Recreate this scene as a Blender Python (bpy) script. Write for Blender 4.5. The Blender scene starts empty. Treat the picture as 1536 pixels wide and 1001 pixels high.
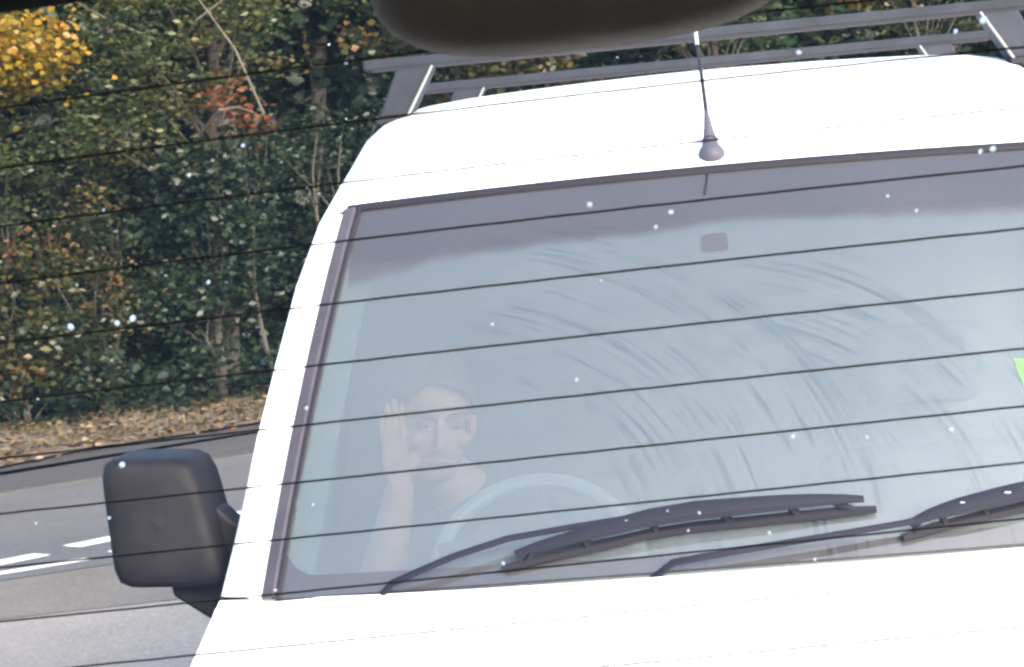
import bpy, math, random
import numpy as np
from mathutils import Vector, Matrix, Euler

R = math.radians
sc = bpy.context.scene
col = sc.collection
rng = np.random.default_rng(7)
random.seed(7)

# ------------------------------------------------------------------ camera
H = 1.64
cam_d = bpy.data.cameras.new('camera')
cam = bpy.data.objects.new('camera', cam_d)
col.objects.link(cam)
cam_d.sensor_width = 36
cam_d.lens = 75.0
cam_d.clip_start = 0.02
cam_d.clip_end = 2000
cam_d.dof.use_dof = True
cam_d.dof.focus_distance = 2.1
cam_d.dof.aperture_fstop = 35
pitch, roll = math.atan(150 / 3200), R(5.14)
cam.matrix_world = Matrix.Translation((0, 0, H)) @ Matrix.Rotation(R(90) - pitch, 4, 'X') @ Matrix.Rotation(-roll, 4, 'Z')
sc.camera = cam

# ------------------------------------------------------------------ world, sun, exposure
SUN_EL, SUN_AZ = R(26), R(152)        # azimuth measured from +Y towards +X: over the photographer's shoulder
w = bpy.data.worlds.new('World')
sc.world = w
w.use_nodes = True
nt = w.node_tree
sky = nt.nodes.new('ShaderNodeTexSky')
sky.sky_type = 'NISHITA'
sky.sun_disc = False
sky.sun_elevation = SUN_EL
sky.sun_rotation = SUN_AZ
sky.air_density = 0.7
sky.dust_density = 3.0
sky.ozone_density = 0.0
bg = nt.nodes['Background']
bg.inputs['Strength'].default_value = 0.15
nt.links.new(sky.outputs[0], bg.inputs[0])
sun_d = bpy.data.lights.new('sun', 'SUN')
sun_d.energy = 0.8
sun_d.angle = R(28)
sun_d.color = (1.0, 0.94, 0.86)
sun = bpy.data.objects.new('sun', sun_d)
col.objects.link(sun)
sd = Vector((math.sin(SUN_AZ) * math.cos(SUN_EL), math.cos(SUN_AZ) * math.cos(SUN_EL), math.sin(SUN_EL)))
sun.rotation_euler = sd.to_track_quat('Z', 'Y').to_euler()

sc.view_settings.view_transform = 'Standard'
sc.view_settings.look = 'None'
sc.view_settings.exposure = 2.85
sc.view_settings.gamma = 1.0
sc.cycles.use_denoising = True
sc.cycles.max_bounces = 10
sc.cycles.transparent_max_bounces = 24
sc.cycles.caustics_reflective = False
sc.cycles.caustics_refractive = False
sc.cycles.filter_width = 2.3

# ------------------------------------------------------------------ material helpers
def nodes(name):
    m = bpy.data.materials.new(name)
    m.use_nodes = True
    t = m.node_tree
    for n in list(t.nodes):
        t.nodes.remove(n)
    out = t.nodes.new('ShaderNodeOutputMaterial')
    return m, t, out

def N(t, typ, **kw):
    n = t.nodes.new('ShaderNode' + typ)
    for k, v in kw.items():
        if k.startswith('i_'):
            n.inputs[k[2:].replace('_', ' ')].default_value = v
        else:
            setattr(n, k, v)
    return n

def L(t, a, b):
    t.links.new(a, b)

def math_n(t, op, a, b=None, c=None, clamp=False):
    n = t.nodes.new('ShaderNodeMath')
    n.operation = op
    n.use_clamp = clamp
    for i, v in enumerate((a, b, c)):
        if v is None:
            continue
        if isinstance(v, (int, float)):
            n.inputs[i].default_value = v
        else:
            t.links.new(v, n.inputs[i])
    return n.outputs[0]

def ramp(t, fac, stops, interp='LINEAR'):
    r = t.nodes.new('ShaderNodeValToRGB')
    r.color_ramp.interpolation = interp
    e = r.color_ramp.elements
    while len(e) < len(stops):
        e.new(0.5)
    for k, (p, c) in enumerate(stops):
        e[k].position = p
        e[k].color = c if len(c) == 4 else (*c, 1)
    t.links.new(fac, r.inputs[0])
    return r.outputs[0]

def mat_plain(name, colr, rough=0.5, var=0.0, scale=8.0, bump=0.0, bscale=200.0, spec=0.5, metal=0.0, coat=0.0):
    m, t, out = nodes(name)
    p = N(t, 'BsdfPrincipled')
    p.inputs['Roughness'].default_value = rough
    p.inputs['Metallic'].default_value = metal
    p.inputs['Specular IOR Level'].default_value = spec
    p.inputs['Coat Weight'].default_value = coat
    tc = N(t, 'TexCoord')
    if var:
        nz = N(t, 'TexNoise', i_Scale=scale, i_Detail=6.0, i_Roughness=0.6)
        L(t, tc.outputs['Object'], nz.inputs['Vector'])
        lo = tuple(max(0, c * (1 - var)) for c in colr)
        hi = tuple(min(1, c * (1 + var)) for c in colr)
        L(t, ramp(t, nz.outputs[0], [(0.3, lo), (0.7, hi)]), p.inputs['Base Color'])
    else:
        p.inputs['Base Color'].default_value = (*colr, 1)
    if bump:
        nb = N(t, 'TexNoise', i_Scale=bscale, i_Detail=3.0)
        L(t, tc.outputs['Object'], nb.inputs['Vector'])
        b = N(t, 'Bump', i_Strength=bump, i_Distance=0.002)
        L(t, nb.outputs[0], b.inputs['Height'])
        L(t, b.outputs[0], p.inputs['Normal'])
    L(t, p.outputs[0], out.inputs[0])
    return m

def glass_mat(name, tint, r0, film_col=(0.5, 0.5, 0.5), film=0.0, translucent=0.0, streaks=False, rough=0.02):
    """Thin single-sheet glass: see-through, Schlick reflection that is the same from both sides, film of dirt and painted haze on it."""
    m, t, out = nodes(name)
    geo = N(t, 'NewGeometry')
    dot = N(t, 'VectorMath', operation='DOT_PRODUCT')
    L(t, geo.outputs['Normal'], dot.inputs[0])
    L(t, geo.outputs['Incoming'], dot.inputs[1])
    c = math_n(t, 'ABSOLUTE', dot.outputs['Value'])
    one = math_n(t, 'SUBTRACT', 1.0, c)
    p5 = math_n(t, 'POWER', one, 5.0)
    fr = math_n(t, 'MULTIPLY_ADD', p5, 1 - r0, r0)
    tr = N(t, 'BsdfTransparent')
    tr.inputs[0].default_value = (*tint, 1)
    gl = N(t, 'BsdfGlossy')
    gl.inputs['Roughness'].default_value = rough
    gl.inputs['Color'].default_value = (1, 1, 1, 1)
    base = tr.outputs[0]
    if film > 0:
        df = N(t, 'BsdfDiffuse')
        df.inputs[0].default_value = (*film_col, 1)
        mx = N(t, 'MixShader')
        if streaks:
            tcn = N(t, 'TexCoord')
            facs = []
            for (px, ps, sc_r, lo, hi, seed) in streaks:
                sub = N(t, 'VectorMath', operation='SUBTRACT')
                L(t, tcn.outputs['UV'], sub.inputs[0])
                sub.inputs[1].default_value = (px, ps, 0)
                sep = N(t, 'SeparateXYZ')
                L(t, sub.outputs[0], sep.inputs[0])
                ln = N(t, 'VectorMath', operation='LENGTH')
                L(t, sub.outputs[0], ln.inputs[0])
                ang = math_n(t, 'ARCTAN2', sep.outputs[1], sep.outputs[0])
                cb = N(t, 'CombineXYZ')
                L(t, math_n(t, 'MULTIPLY', ln.outputs['Value'], sc_r), cb.inputs[0])
                L(t, math_n(t, 'MULTIPLY', ang, 1.8), cb.inputs[1])
                cb.inputs[2].default_value = seed
                nz = N(t, 'TexNoise', i_Scale=1.0, i_Detail=6.0, i_Roughness=0.62)
                L(t, cb.outputs[0], nz.inputs['Vector'])
                s1 = math_n(t, 'SMOOTHSTEP' if False else 'MULTIPLY_ADD', nz.outputs[0], 9.0, -9.0 * 0.503, clamp=True)
                # only some bands of the sweep carry smears
                mr = N(t, 'MapRange', interpolation_type='SMOOTHSTEP')
                L(t, ln.outputs['Value'], mr.inputs[0])
                mr.inputs[1].default_value = lo
                mr.inputs[2].default_value = lo + 0.06
                mr2 = N(t, 'MapRange', interpolation_type='SMOOTHSTEP')
                L(t, ln.outputs['Value'], mr2.inputs[0])
                mr2.inputs[1].default_value = hi
                mr2.inputs[2].default_value = hi - 0.04
                s2 = math_n(t, 'MULTIPLY', s1, math_n(t, 'MULTIPLY', mr.outputs[0], mr2.outputs[0]))
                # fade with angle: the smears lie on the falling side of the sweep
                ma = N(t, 'MapRange', interpolation_type='SMOOTHSTEP')
                L(t, ang, ma.inputs[0])
                ma.inputs[1].default_value = 1.45
                ma.inputs[2].default_value = 1.05
                s3 = math_n(t, 'MULTIPLY', s2, ma.outputs[0])
                big = N(t, 'TexNoise', i_Scale=9.0, i_Detail=2.0)
                L(t, tcn.outputs['UV'], big.inputs['Vector'])
                s4 = math_n(t, 'MULTIPLY', s3, math_n(t, 'MULTIPLY_ADD', big.outputs[0], 6.0, -2.3, clamp=True))
                facs.append(s4)
            tot = facs[0]
            for q in facs[1:]:
                tot = math_n(t, 'MAXIMUM', tot, q)
            soft = N(t, 'TexNoise', i_Scale=4.0, i_Detail=3.0)
            L(t, tcn.outputs['UV'], soft.inputs['Vector'])
            fine = N(t, 'TexNoise', i_Scale=260.0, i_Detail=4.0, i_Roughness=0.7)
            L(t, tcn.outputs['UV'], fine.inputs['Vector'])
            body = math_n(t, 'MULTIPLY_ADD', soft.outputs[0], film * 0.35, film * 0.82)
            body = math_n(t, 'MULTIPLY', body, math_n(t, 'MULTIPLY_ADD', fine.outputs[0], 0.7, 0.65))
            # the painted haze in the film is weaker towards the tinted band at the top
            sp_ = N(t, 'SeparateXYZ')
            L(t, tcn.outputs['UV'], sp_.inputs[0])
            wv_ = N(t, 'TexNoise', i_Scale=11.0, i_Detail=4.0)
            L(t, tcn.outputs['UV'], wv_.inputs['Vector'])
            hgt_ = math_n(t, 'MULTIPLY_ADD', wv_.outputs[0], 0.05, sp_.outputs[1])
            mtop = N(t, 'MapRange', interpolation_type='SMOOTHSTEP')
            L(t, hgt_, mtop.inputs[0])
            mtop.inputs[1].default_value = 0.750
            mtop.inputs[2].default_value = 0.790
            mtop.inputs[3].default_value = 1.0
            mtop.inputs[4].default_value = 0.8
            body = math_n(t, 'MULTIPLY', body, mtop.outputs[0])
            fac = math_n(t, 'MULTIPLY', body, math_n(t, 'MULTIPLY_ADD', tot, -0.55, 1.0))
            L(t, fac, mx.inputs[0])
        else:
            mx.inputs[0].default_value = film
        L(t, tr.outputs[0], mx.inputs[1])
        L(t, df.outputs[0], mx.inputs[2])
        base = mx.outputs[0]
    if translucent > 0:
        tl = N(t, 'BsdfTranslucent')
        tl.inputs[0].default_value = (*film_col, 1)
        mt = N(t, 'MixShader')
        mt.inputs[0].default_value = translucent
        L(t, base, mt.inputs[1])
        L(t, tl.outputs[0], mt.inputs[2])
        base = mt.outputs[0]
    fin = N(t, 'MixShader')
    L(t, fr, fin.inputs[0])
    L(t, base, fin.inputs[1])
    L(t, gl.outputs[0], fin.inputs[2])
    L(t, fin.outputs[0], out.inputs[0])
    return m

def leaf_mat(name, stops, trans=0.5):
    stops = [(p_, tuple(q * LEAFK for q in c_)) for p_, c_ in stops]
    m, t, out = nodes(name)
    at = N(t, 'Attribute', attribute_name='tone')
    cr = ramp(t, at.outputs['Fac'], stops)
    df = N(t, 'BsdfDiffuse')
    L(t, cr, df.inputs[0])
    tl = N(t, 'BsdfTranslucent')
    L(t, cr, tl.inputs[0])
    mx = N(t, 'MixShader')
    mx.inputs[0].default_value = trans
    L(t, df.outputs[0], mx.inputs[1])
    L(t, tl.outputs[0], mx.inputs[2])
    gl = N(t, 'BsdfGlossy')
    gl.inputs['Roughness'].default_value = 0.4
    m2 = N(t, 'MixShader')
    m2.inputs[0].default_value = 0.02
    L(t, mx.outputs[0], m2.inputs[1])
    L(t, gl.outputs[0], m2.inputs[2])
    L(t, m2.outputs[0], out.inputs[0])
    return m

def asphalt_mat(name, lo, hi, stone, cover=0.0):
    """Worn tarmac: chippings, blotches, cracks in the relief."""
    m, t, out = nodes(name)
    p = N(t, 'BsdfPrincipled')
    p.inputs['Roughness'].default_value = 0.85
    p.inputs['Specular IOR Level'].default_value = 0.25
    tc = N(t, 'TexCoord')
    big = N(t, 'TexNoise', i_Scale=0.55, i_Detail=7.0, i_Roughness=0.62, i_Distortion=0.4)
    L(t, tc.outputs['Object'], big.inputs['Vector'])
    c1 = ramp(t, big.outputs[0], [(0.32, lo), (0.68, hi)])
    vo = N(t, 'TexVoronoi', i_Scale=70.0)
    L(t, tc.outputs['Object'], vo.inputs['Vector'])
    c2 = ramp(t, vo.outputs['Color'], [(0.2, (0.75, 0.75, 0.75)), (0.85, (1.2, 1.2, 1.2)), (0.93, stone)])
    mx = N(t, 'Mix', data_type='RGBA', blend_type='MULTIPLY')
    mx.inputs[0].default_value = 0.7
    L(t, c1, mx.inputs[6])
    L(t, c2, mx.inputs[7])
    L(t, mx.outputs[2], p.inputs['Base Color'])
    b = N(t, 'Bump', i_Strength=0.5, i_Distance=0.004)
    L(t, vo.outputs['Distance'], b.inputs['Height'])
    L(t, b.outputs[0], p.inputs['Normal'])
    L(t, p.outputs[0], out.inputs[0])
    return m

M = {}
LEAFK = 0.44
M['white'] = mat_plain('white_paint', (0.80, 0.81, 0.80), 0.28, spec=0.5, coat=0.3)
M['plastic'] = mat_plain('grey_plastic', (0.006, 0.006, 0.008), 0.6, var=0.4, scale=14, bump=0.25, bscale=900, spec=0.12)
M['rubber'] = mat_plain('black_rubber', (0.010, 0.010, 0.015), 0.6, spec=0.15)
M['seal'] = mat_plain('grey_rubber_seal', (0.034, 0.032, 0.041), 0.55, var=0.2, scale=20, spec=0.12)
M['bar'] = mat_plain('roof_bar_paint', (0.013, 0.016, 0.023), 0.55, var=0.3, scale=10, spec=0.10)
M['alu'] = mat_plain('bare_metal_edge', (0.13, 0.14, 0.14), 0.6)
M['wiper'] = mat_plain('wiper_metal', (0.009, 0.010, 0.016), 0.7, spec=0.12)
M['frit'] = mat_plain('black_glass_print', (0.02, 0.018, 0.024), 0.6)
M['dash'] = mat_plain('dashboard_plastic', (0.10, 0.11, 0.12), 0.7, var=0.2)
M['trim_pale'] = mat_plain('pale_pillar_trim', (0.20, 0.24, 0.22), 0.7)
M['bulk'] = mat_plain('grey_bulkhead', (0.11, 0.12, 0.12), 0.8)
M['seatcloth'] = mat_plain('grey_seat_cloth', (0.09, 0.10, 0.10), 0.9)
M['wheelgrey'] = mat_plain('pale_steering_wheel', (0.30, 0.32, 0.33), 0.5)
M['interior'] = mat_plain('dark_interior_plastic', (0.12, 0.112, 0.114), 0.75, var=0.15, scale=30, bump=0.2, bscale=1500, spec=0.25)
M['lining'] = mat_plain('black_headlining', (0.010, 0.010, 0.011), 0.95, spec=0.1)
M['wire'] = mat_plain('heater_wire_print', (0.012, 0.010, 0.009), 0.6, spec=0.2)
M['drop'] = None
M['aerial'] = mat_plain('grey_aerial_plastic', (0.045, 0.045, 0.06), 0.55, spec=0.15)
M['carpaint'] = mat_plain('dark_car_paint', (0.03, 0.035, 0.05), 0.25, coat=0.6)
M['tyre'] = mat_plain('tyre_rubber', (0.02, 0.02, 0.02), 0.9)
M['rim'] = mat_plain('steel_wheel', (0.35, 0.35, 0.36), 0.4, metal=0.6)
M['lens'] = mat_plain('lamp_lens', (0.6, 0.62, 0.65), 0.1, spec=0.8)
M['redlens'] = mat_plain('red_lamp_lens', (0.35, 0.01, 0.01), 0.15)
M['hivis'] = mat_plain('yellow_green_card', (0.36, 0.85, 0.03), 0.6)
M['skin'] = mat_plain('skin', (0.55, 0.25, 0.18), 0.6, var=0.12, scale=18)
M['hair'] = mat_plain('grey_hair', (0.10, 0.08, 0.065), 0.9, var=0.2, scale=40)
M['shirt'] = mat_plain('dark_shirt', (0.05, 0.07, 0.08), 0.9, var=0.2, scale=14)
M['trousers'] = mat_plain('dark_trousers', (0.03, 0.035, 0.05), 0.9)
M['browdark'] = mat_plain('brow_hair', (0.22, 0.13, 0.10), 0.8)
M['eyewhite'] = mat_plain('eye', (0.35, 0.33, 0.32), 0.3)
M['lip'] = mat_plain('lip', (0.36, 0.15, 0.13), 0.5)
M['rearglass'] = glass_mat('rear_window_glass', (0.95, 0.97, 0.97), 0.03, (0.72, 0.80, 1.0), 0.0, 0.013)  # bluish translucent share paints the veil of glare over dark parts
M['sideglass'] = glass_mat('side_window_glass', (0.86, 0.92, 0.90), 0.06)
M['screen'] = glass_mat('windscreen_glass', (0.34, 0.41, 0.42), 0.08, (0.52, 0.52, 0.56), 0.066, 0.0,
                        streaks=[(-0.62, 0.0, 115.0, 0.42, 0.90, 1.3), (-0.14, 0.0, 115.0, 0.40, 0.78, 7.7)], rough=0.03)  # grey film: dirt, plus colour standing in for sky glare on the glass
M['bark'] = mat_plain('bark', (0.035, 0.030, 0.025), 0.95, var=0.4, scale=12, bump=0.6, bscale=40)
M['palebark'] = mat_plain('pale_twig', (0.055, 0.050, 0.038), 0.9, var=0.3, scale=12)
M['road'] = asphalt_mat('worn_pale_tarmac', (0.1501, 0.1375, 0.1201), (0.1991, 0.1833, 0.1612), (1.6, 1.6, 1.55))
M['roadbrown'] = asphalt_mat('brown_worn_tarmac', (0.0774, 0.0703, 0.0616), (0.1225, 0.1106, 0.0948), (1.6, 1.5, 1.4))
M['roaddark'] = asphalt_mat('blue_grey_tarmac', (0.0632, 0.0632, 0.0648), (0.0829, 0.0814, 0.0806), (1.5, 1.5, 1.5))
M['path'] = asphalt_mat('old_footway_tarmac', (0.0348, 0.0348, 0.0363), (0.0490, 0.0482, 0.0474), (1.4, 1.4, 1.4))
M['kerb'] = mat_plain('dark_kerb', (0.03, 0.028, 0.027), 0.9, var=0.3, scale=3)
M['paint'] = mat_plain('road_paint', (0.52, 0.52, 0.50), 0.8, var=0.45, scale=9)
M['soil'] = mat_plain('dark_soil', (0.085, 0.064, 0.044), 1.0, var=0.5, scale=3)
M['ground'] = mat_plain('grassy_soil', (0.05, 0.055, 0.03), 1.0, var=0.5, scale=1.0)
def drop_mat():
    m, t, out = nodes('bright_speck')
    a = N(t, 'BsdfTranslucent'); a.inputs[0].default_value = (1, 1, 1, 1)  # white colour stands in for bright sky refracted by the drops
    b = N(t, 'BsdfDiffuse'); b.inputs[0].default_value = (0.9, 0.92, 0.95, 1)
    x = N(t, 'MixShader'); x.inputs[0].default_value = 0.12
    L(t, a.outputs[0], x.inputs[1]); L(t, b.outputs[0], x.inputs[2])
    L(t, x.outputs[0], out.inputs[0])
    return m
M['drop'] = drop_mat()
def tint_mat():
    m, t, out = nodes('tinted_sun_band')
    a = N(t, 'BsdfTransparent'); a.inputs[0].default_value = (0.20, 0.17, 0.22, 1)
    b = N(t, 'BsdfDiffuse'); b.inputs[0].default_value = (0.03, 0.024, 0.035, 1)
    x = N(t, 'MixShader'); x.inputs[0].default_value = 0.75
    L(t, a.outputs[0], x.inputs[1]); L(t, b.outputs[0], x.inputs[2])
    clear = N(t, 'BsdfTransparent')
    tc = N(t, 'TexCoord')
    sp = N(t, 'SeparateXYZ'); L(t, tc.outputs['UV'], sp.inputs[0])
    nz = N(t, 'TexNoise', i_Scale=18.0, i_Detail=5.0); L(t, tc.outputs['Object'], nz.inputs['Vector'])
    v = math_n(t, 'MULTIPLY_ADD', nz.outputs[0], 0.16, sp.outputs[1])
    mr = N(t, 'MapRange', interpolation_type='SMOOTHSTEP')
    L(t, v, mr.inputs[0]); mr.inputs[1].default_value = 0.06; mr.inputs[2].default_value = 0.32
    y = N(t, 'MixShader')
    L(t, mr.outputs[0], y.inputs[0]); L(t, clear.outputs[0], y.inputs[1]); L(t, x.outputs[0], y.inputs[2])
    L(t, y.outputs[0], out.inputs[0])
    return m
M['tint'] = tint_mat()
def veil_mat():
    m, t, out = nodes('inner_veil')
    a = N(t, 'BsdfTransparent'); a.inputs[0].default_value = (0.94, 0.97, 0.97, 1)
    b = N(t, 'BsdfDiffuse'); b.inputs[0].default_value = (0.43, 0.51, 0.57, 1)  # pale colour stands in for veiling light on the windscreen
    tc = N(t, 'TexCoord')
    nz = N(t, 'TexNoise', i_Scale=3.0, i_Detail=5.0)
    L(t, tc.outputs['Object'], nz.inputs['Vector'])
    x = N(t, 'MixShader')
    L(t, math_n(t, 'MULTIPLY_ADD', nz.outputs[0], 0.10, 0.30), x.inputs[0])
    L(t, a.outputs[0], x.inputs[1]); L(t, b.outputs[0], x.inputs[2])
    L(t, x.outputs[0], out.inputs[0])
    return m
M['veil'] = veil_mat()

# ------------------------------------------------------------------ mesh helpers
def mesh_obj(name, verts, faces, mat, parent=None, smooth=True, uv=None, autosmooth=None):
    me = bpy.data.meshes.new(name)
    me.from_pydata([tuple(v) for v in verts], [], faces)
    me.update()
    if smooth:
        me.polygons.foreach_set('use_smooth', [True] * len(me.polygons))
    if autosmooth:
        me.set_sharp_from_angle(angle=R(autosmooth))
    if uv is not None:
        ul = me.uv_layers.new(name='UVMap')
        for lp in me.loops:
            ul.data[lp.index].uv = uv[lp.vertex_index]
    me.materials.append(M[mat] if isinstance(mat, str) else mat)
    o = bpy.data.objects.new(name, me)
    col.objects.link(o)
    if parent is not None:
        o.parent = parent
    return o

def empty(name, loc=(0, 0, 0), rot=(0, 0, 0)):
    o = bpy.data.objects.new(name, None)
    o.location = loc
    o.rotation_euler = rot
    o.empty_display_size = 0.2
    col.objects.link(o)
    return o

def tag(o, label=None, cat=None, group=None, kind=None):
    if label: o['label'] = label
    if cat: o['category'] = cat
    if group: o['group'] = group
    if kind: o['kind'] = kind
    return o

class MB:
    """Collects shapes into one mesh."""
    def __init__(s):
        s.v, s.f = [], []
    def add(s, v, f):
        k = len(s.v)
        s.v += [tuple(p) for p in v]
        s.f += [tuple(i + k for i in q) for q in f]
        return s
    def box(s, a, b):
        (x0, y0, z0), (x1, y1, z1) = a, b
        v = [(x0, y0, z0), (x1, y0, z0), (x1, y1, z0), (x0, y1, z0), (x0, y0, z1), (x1, y0, z1), (x1, y1, z1), (x0, y1, z1)]
        return s.add(v, [(0, 3, 2, 1), (4, 5, 6, 7), (0, 1, 5, 4), (1, 2, 6, 5), (2, 3, 7, 6), (3, 0, 4, 7)])
    def tube(s, path, rad, n=8, flat=1.0, up=None):
        path = [Vector(p) for p in path]
        if isinstance(rad, (int, float)):
            rad = [rad] * len(path)
        v = []
        u_prev = Vector(up) if up else None
        for i, p in enumerate(path):
            d = (path[min(i + 1, len(path) - 1)] - path[max(i - 1, 0)]).normalized()
            if u_prev is None:
                u_prev = Vector((0, 0, 1)) if abs(d.z) < 0.9 else Vector((1, 0, 0))
            side = d.cross(u_prev)
            if side.length < 1e-6:
                side = d.cross(Vector((0.3, 1, 0.2)))
            side.normalize()
            u = side.cross(d).normalized()
            u_prev = u
            for k in range(n):
                a = 2 * math.pi * k / n
                v.append(p + side * (math.cos(a) * rad[i]) + u * (math.sin(a) * rad[i] * flat))
        f = []
        for i in range(len(path) - 1):
            for k in range(n):
                k2 = (k + 1) % n
                f.append((i * n + k, i * n + k2, (i + 1) * n + k2, (i + 1) * n + k))
        f.append(tuple(range(n - 1, -1, -1)))
        f.append(tuple((len(path) - 1) * n + k for k in range(n)))
        return s.add(v, f)
    def ball(s, c, r, nu=20, nv=12, rot=None):
        rx, ry, rz = (r, r, r) if isinstance(r, (int, float)) else r
        v = []
        for j in range(nv + 1):
            ph = math.pi * j / nv
            for i in range(nu):
                a = 2 * math.pi * i / nu
                p = Vector((rx * math.sin(ph) * math.cos(a), ry * math.sin(ph) * math.sin(a), rz * math.cos(ph)))
                if rot:
                    p = rot @ p
                v.append(Vector(c) + p)
        f = []
        for j in range(nv):
            for i in range(nu):
                i2 = (i + 1) % nu
                f.append((j * nu + i, (j + 1) * nu + i, (j + 1) * nu + i2, j * nu + i2))
        return s.add(v, f)
    def build(s, name, mat, parent=None, smooth=True, auto=35):
        return mesh_obj(name, s.v, s.f, mat, parent, smooth, autosmooth=auto if smooth else None)

def grid(rows, name, mat, parent=None, smooth=True, uv=None, skip=None, thick=0.0, auto=40):
    """rows: list of equal-length lists of points."""
    n = len(rows[0])
    v = [p for r in rows for p in r]
    f = []
    for i in range(len(rows) - 1):
        for j in range(n - 1):
            if skip and skip(i, j):
                continue
            f.append((i * n + j, i * n + j + 1, (i + 1) * n + j + 1, (i + 1) * n + j))
    o = mesh_obj(name, v, f, mat, parent, smooth, uv=uv, autosmooth=auto)
    if thick:
        md = o.modifiers.new('thickness', 'SOLIDIFY')
        md.thickness = thick
        md.offset = 0
    return o

def bevel(o, w, seg=2):
    md = o.modifiers.new('bevel', 'BEVEL')
    md.width = w
    md.segments = seg
    md.limit_method = 'ANGLE'
    return o

def lerp(a, b, t):
    return a + (b - a) * t

def interp(x, xs, ys):
    return float(np.interp(x, xs, ys))

# ------------------------------------------------------------------ ground, roads, verge
def sheet(name, pts, z, mat, cuts=0):
    o = mesh_obj(name, [(x, y, z) for x, y in pts], [tuple(range(len(pts)))], mat, smooth=False)
    tag(o, kind='structure')
    return o

def line(P, Q, x):
    return P[1] + (Q[1] - P[1]) * (x - P[0]) / (Q[0] - P[0])

# far side of the junction: kerb, footway edge, hedge line (all oblique to the traffic)
kerbY = lambda x: 17.406 + (x + 2.392) * 0.80
vergeY = lambda x: 20.579 + (x + 2.54) * (1.11 if x < -2.54 else 0.80)
treeY = lambda x: 23.70 + (x + 2.92) * 0.62
sheet('ground', [(-600, -600), (600, -600), (600, 900), (-600, 900)], -0.03, 'ground')
sheet('road', [(-30, -40), (30, -40), (30, kerbY(30)), (-17, kerbY(-17)), (-30, -10)], 0.0, 'road')
brY = lambda x: 10.25 + (x + 2.6) * 0.15
bkY = lambda x: 11.75 + (x + 2.95) * 0.45
sheet('road_patch', [(-7, brY(-7)), (20, brY(20)), (20, bkY(20)), (-7, bkY(-7) + 0.3)], 0.004, 'roadbrown')
sheet('main_road', [(-13, bkY(-13) - 0.3), (25, bkY(25)), (25, kerbY(25) - 0.02), (-13, kerbY(-13) - 0.02)], 0.008, 'roaddark')
fw = [(x, kerbY(x) + 0.12) for x in np.linspace(-17, 30, 12)] + [(x, vergeY(x) + 0.3) for x in np.linspace(30, -17, 12)]
sheet('footway', fw, 0.020, 'path')
kb = MB()
xs = np.linspace(-17, 30, 24)
kp = []
for x in xs:
    y = kerbY(x)
    kp.append([(x, y, -0.01), (x, y, 0.014), (x, y + 0.015, 0.024), (x, y + 0.125, 0.024), (x, y + 0.125, 0.0)])
k_o = grid(kp, 'kerb', 'kerb')
tag(k_o, kind='structure')
# verge: a low bank between footway and hedge
rows = []
for x in np.linspace(-17, 30, 95):
    r = []
    y0, y1 = vergeY(x), treeY(x) + 7.0
    y1 = max(y1, y0 + 3)
    for k, a in enumerate(np.linspace(0, 1, 14)):
        yy = lerp(y0, y1, a)
        jit = 0.16 * math.sin(x * 3.1) + 0.10 * math.sin(x * 7.7 + 1) + 0.07 * math.sin(x * 17.0) if k == 0 else 0
        zz = 0.05 + 0.08 * a + (0.04 * math.sin(x * 5 + a * 9) if 0 < k else 0)
        r.append((x, yy + jit, zz if k else 0.046))
    rows.append(r)
vg = grid(rows, 'verge', 'soil')
tag(vg, kind='structure')

def verge_z(x, y):
    y0, y1 = vergeY(x), max(treeY(x) + 7.0, vergeY(x) + 3)
    a = min(1, max(0, (y - y0) / (y1 - y0)))
    return 0.05 + 0.08 * a

# give-way markings: two broken lines across the mouth of the side road
def dash(P, Q, wdt):
    P, Q = Vector(P), Vector(Q)
    d = (Q - P).normalized()
    n = Vector((-d.y, d.x))
    v = []
    ns = 8
    top, bot = [], []
    for i in range(ns + 1):
        c = P.lerp(Q, i / ns)
        e = wdt / 2 * (0.93 + 0.10 * random.random())
        top.append((*(c + n * e), 0.012))
        bot.append((*(c - n * (e * (0.93 + 0.1 * random.random()))), 0.012))
    n_ = ns + 1
    o = mesh_obj('road_marking', bot + top, [(i, i + 1, n_ + i + 1, n_ + i) for i in range(ns)], 'paint', smooth=False)
    return tag(o, kind='structure')
rowA = [((-4.25, 11.02), (-3.70, 11.60)), ((-3.52, 11.80), (-2.86, 12.46)), ((-2.74, 12.70), (-2.16, 13.28)), ((-1.98, 13.46), (-1.4, 14.0)), ((-1.2, 14.2), (-0.65, 14.75))]
rowB = [((-2.98, 11.80), (-2.52, 12.08)), ((-2.42, 12.28), (-1.85, 12.80)), ((-1.6, 13.0), (-1.05, 13.5)), ((-0.85, 13.7), (-0.3, 14.2))]
for a, b in rowA: dash(a, b, 0.20)
for a, b in rowB: dash(a, b, 0.12)

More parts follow.
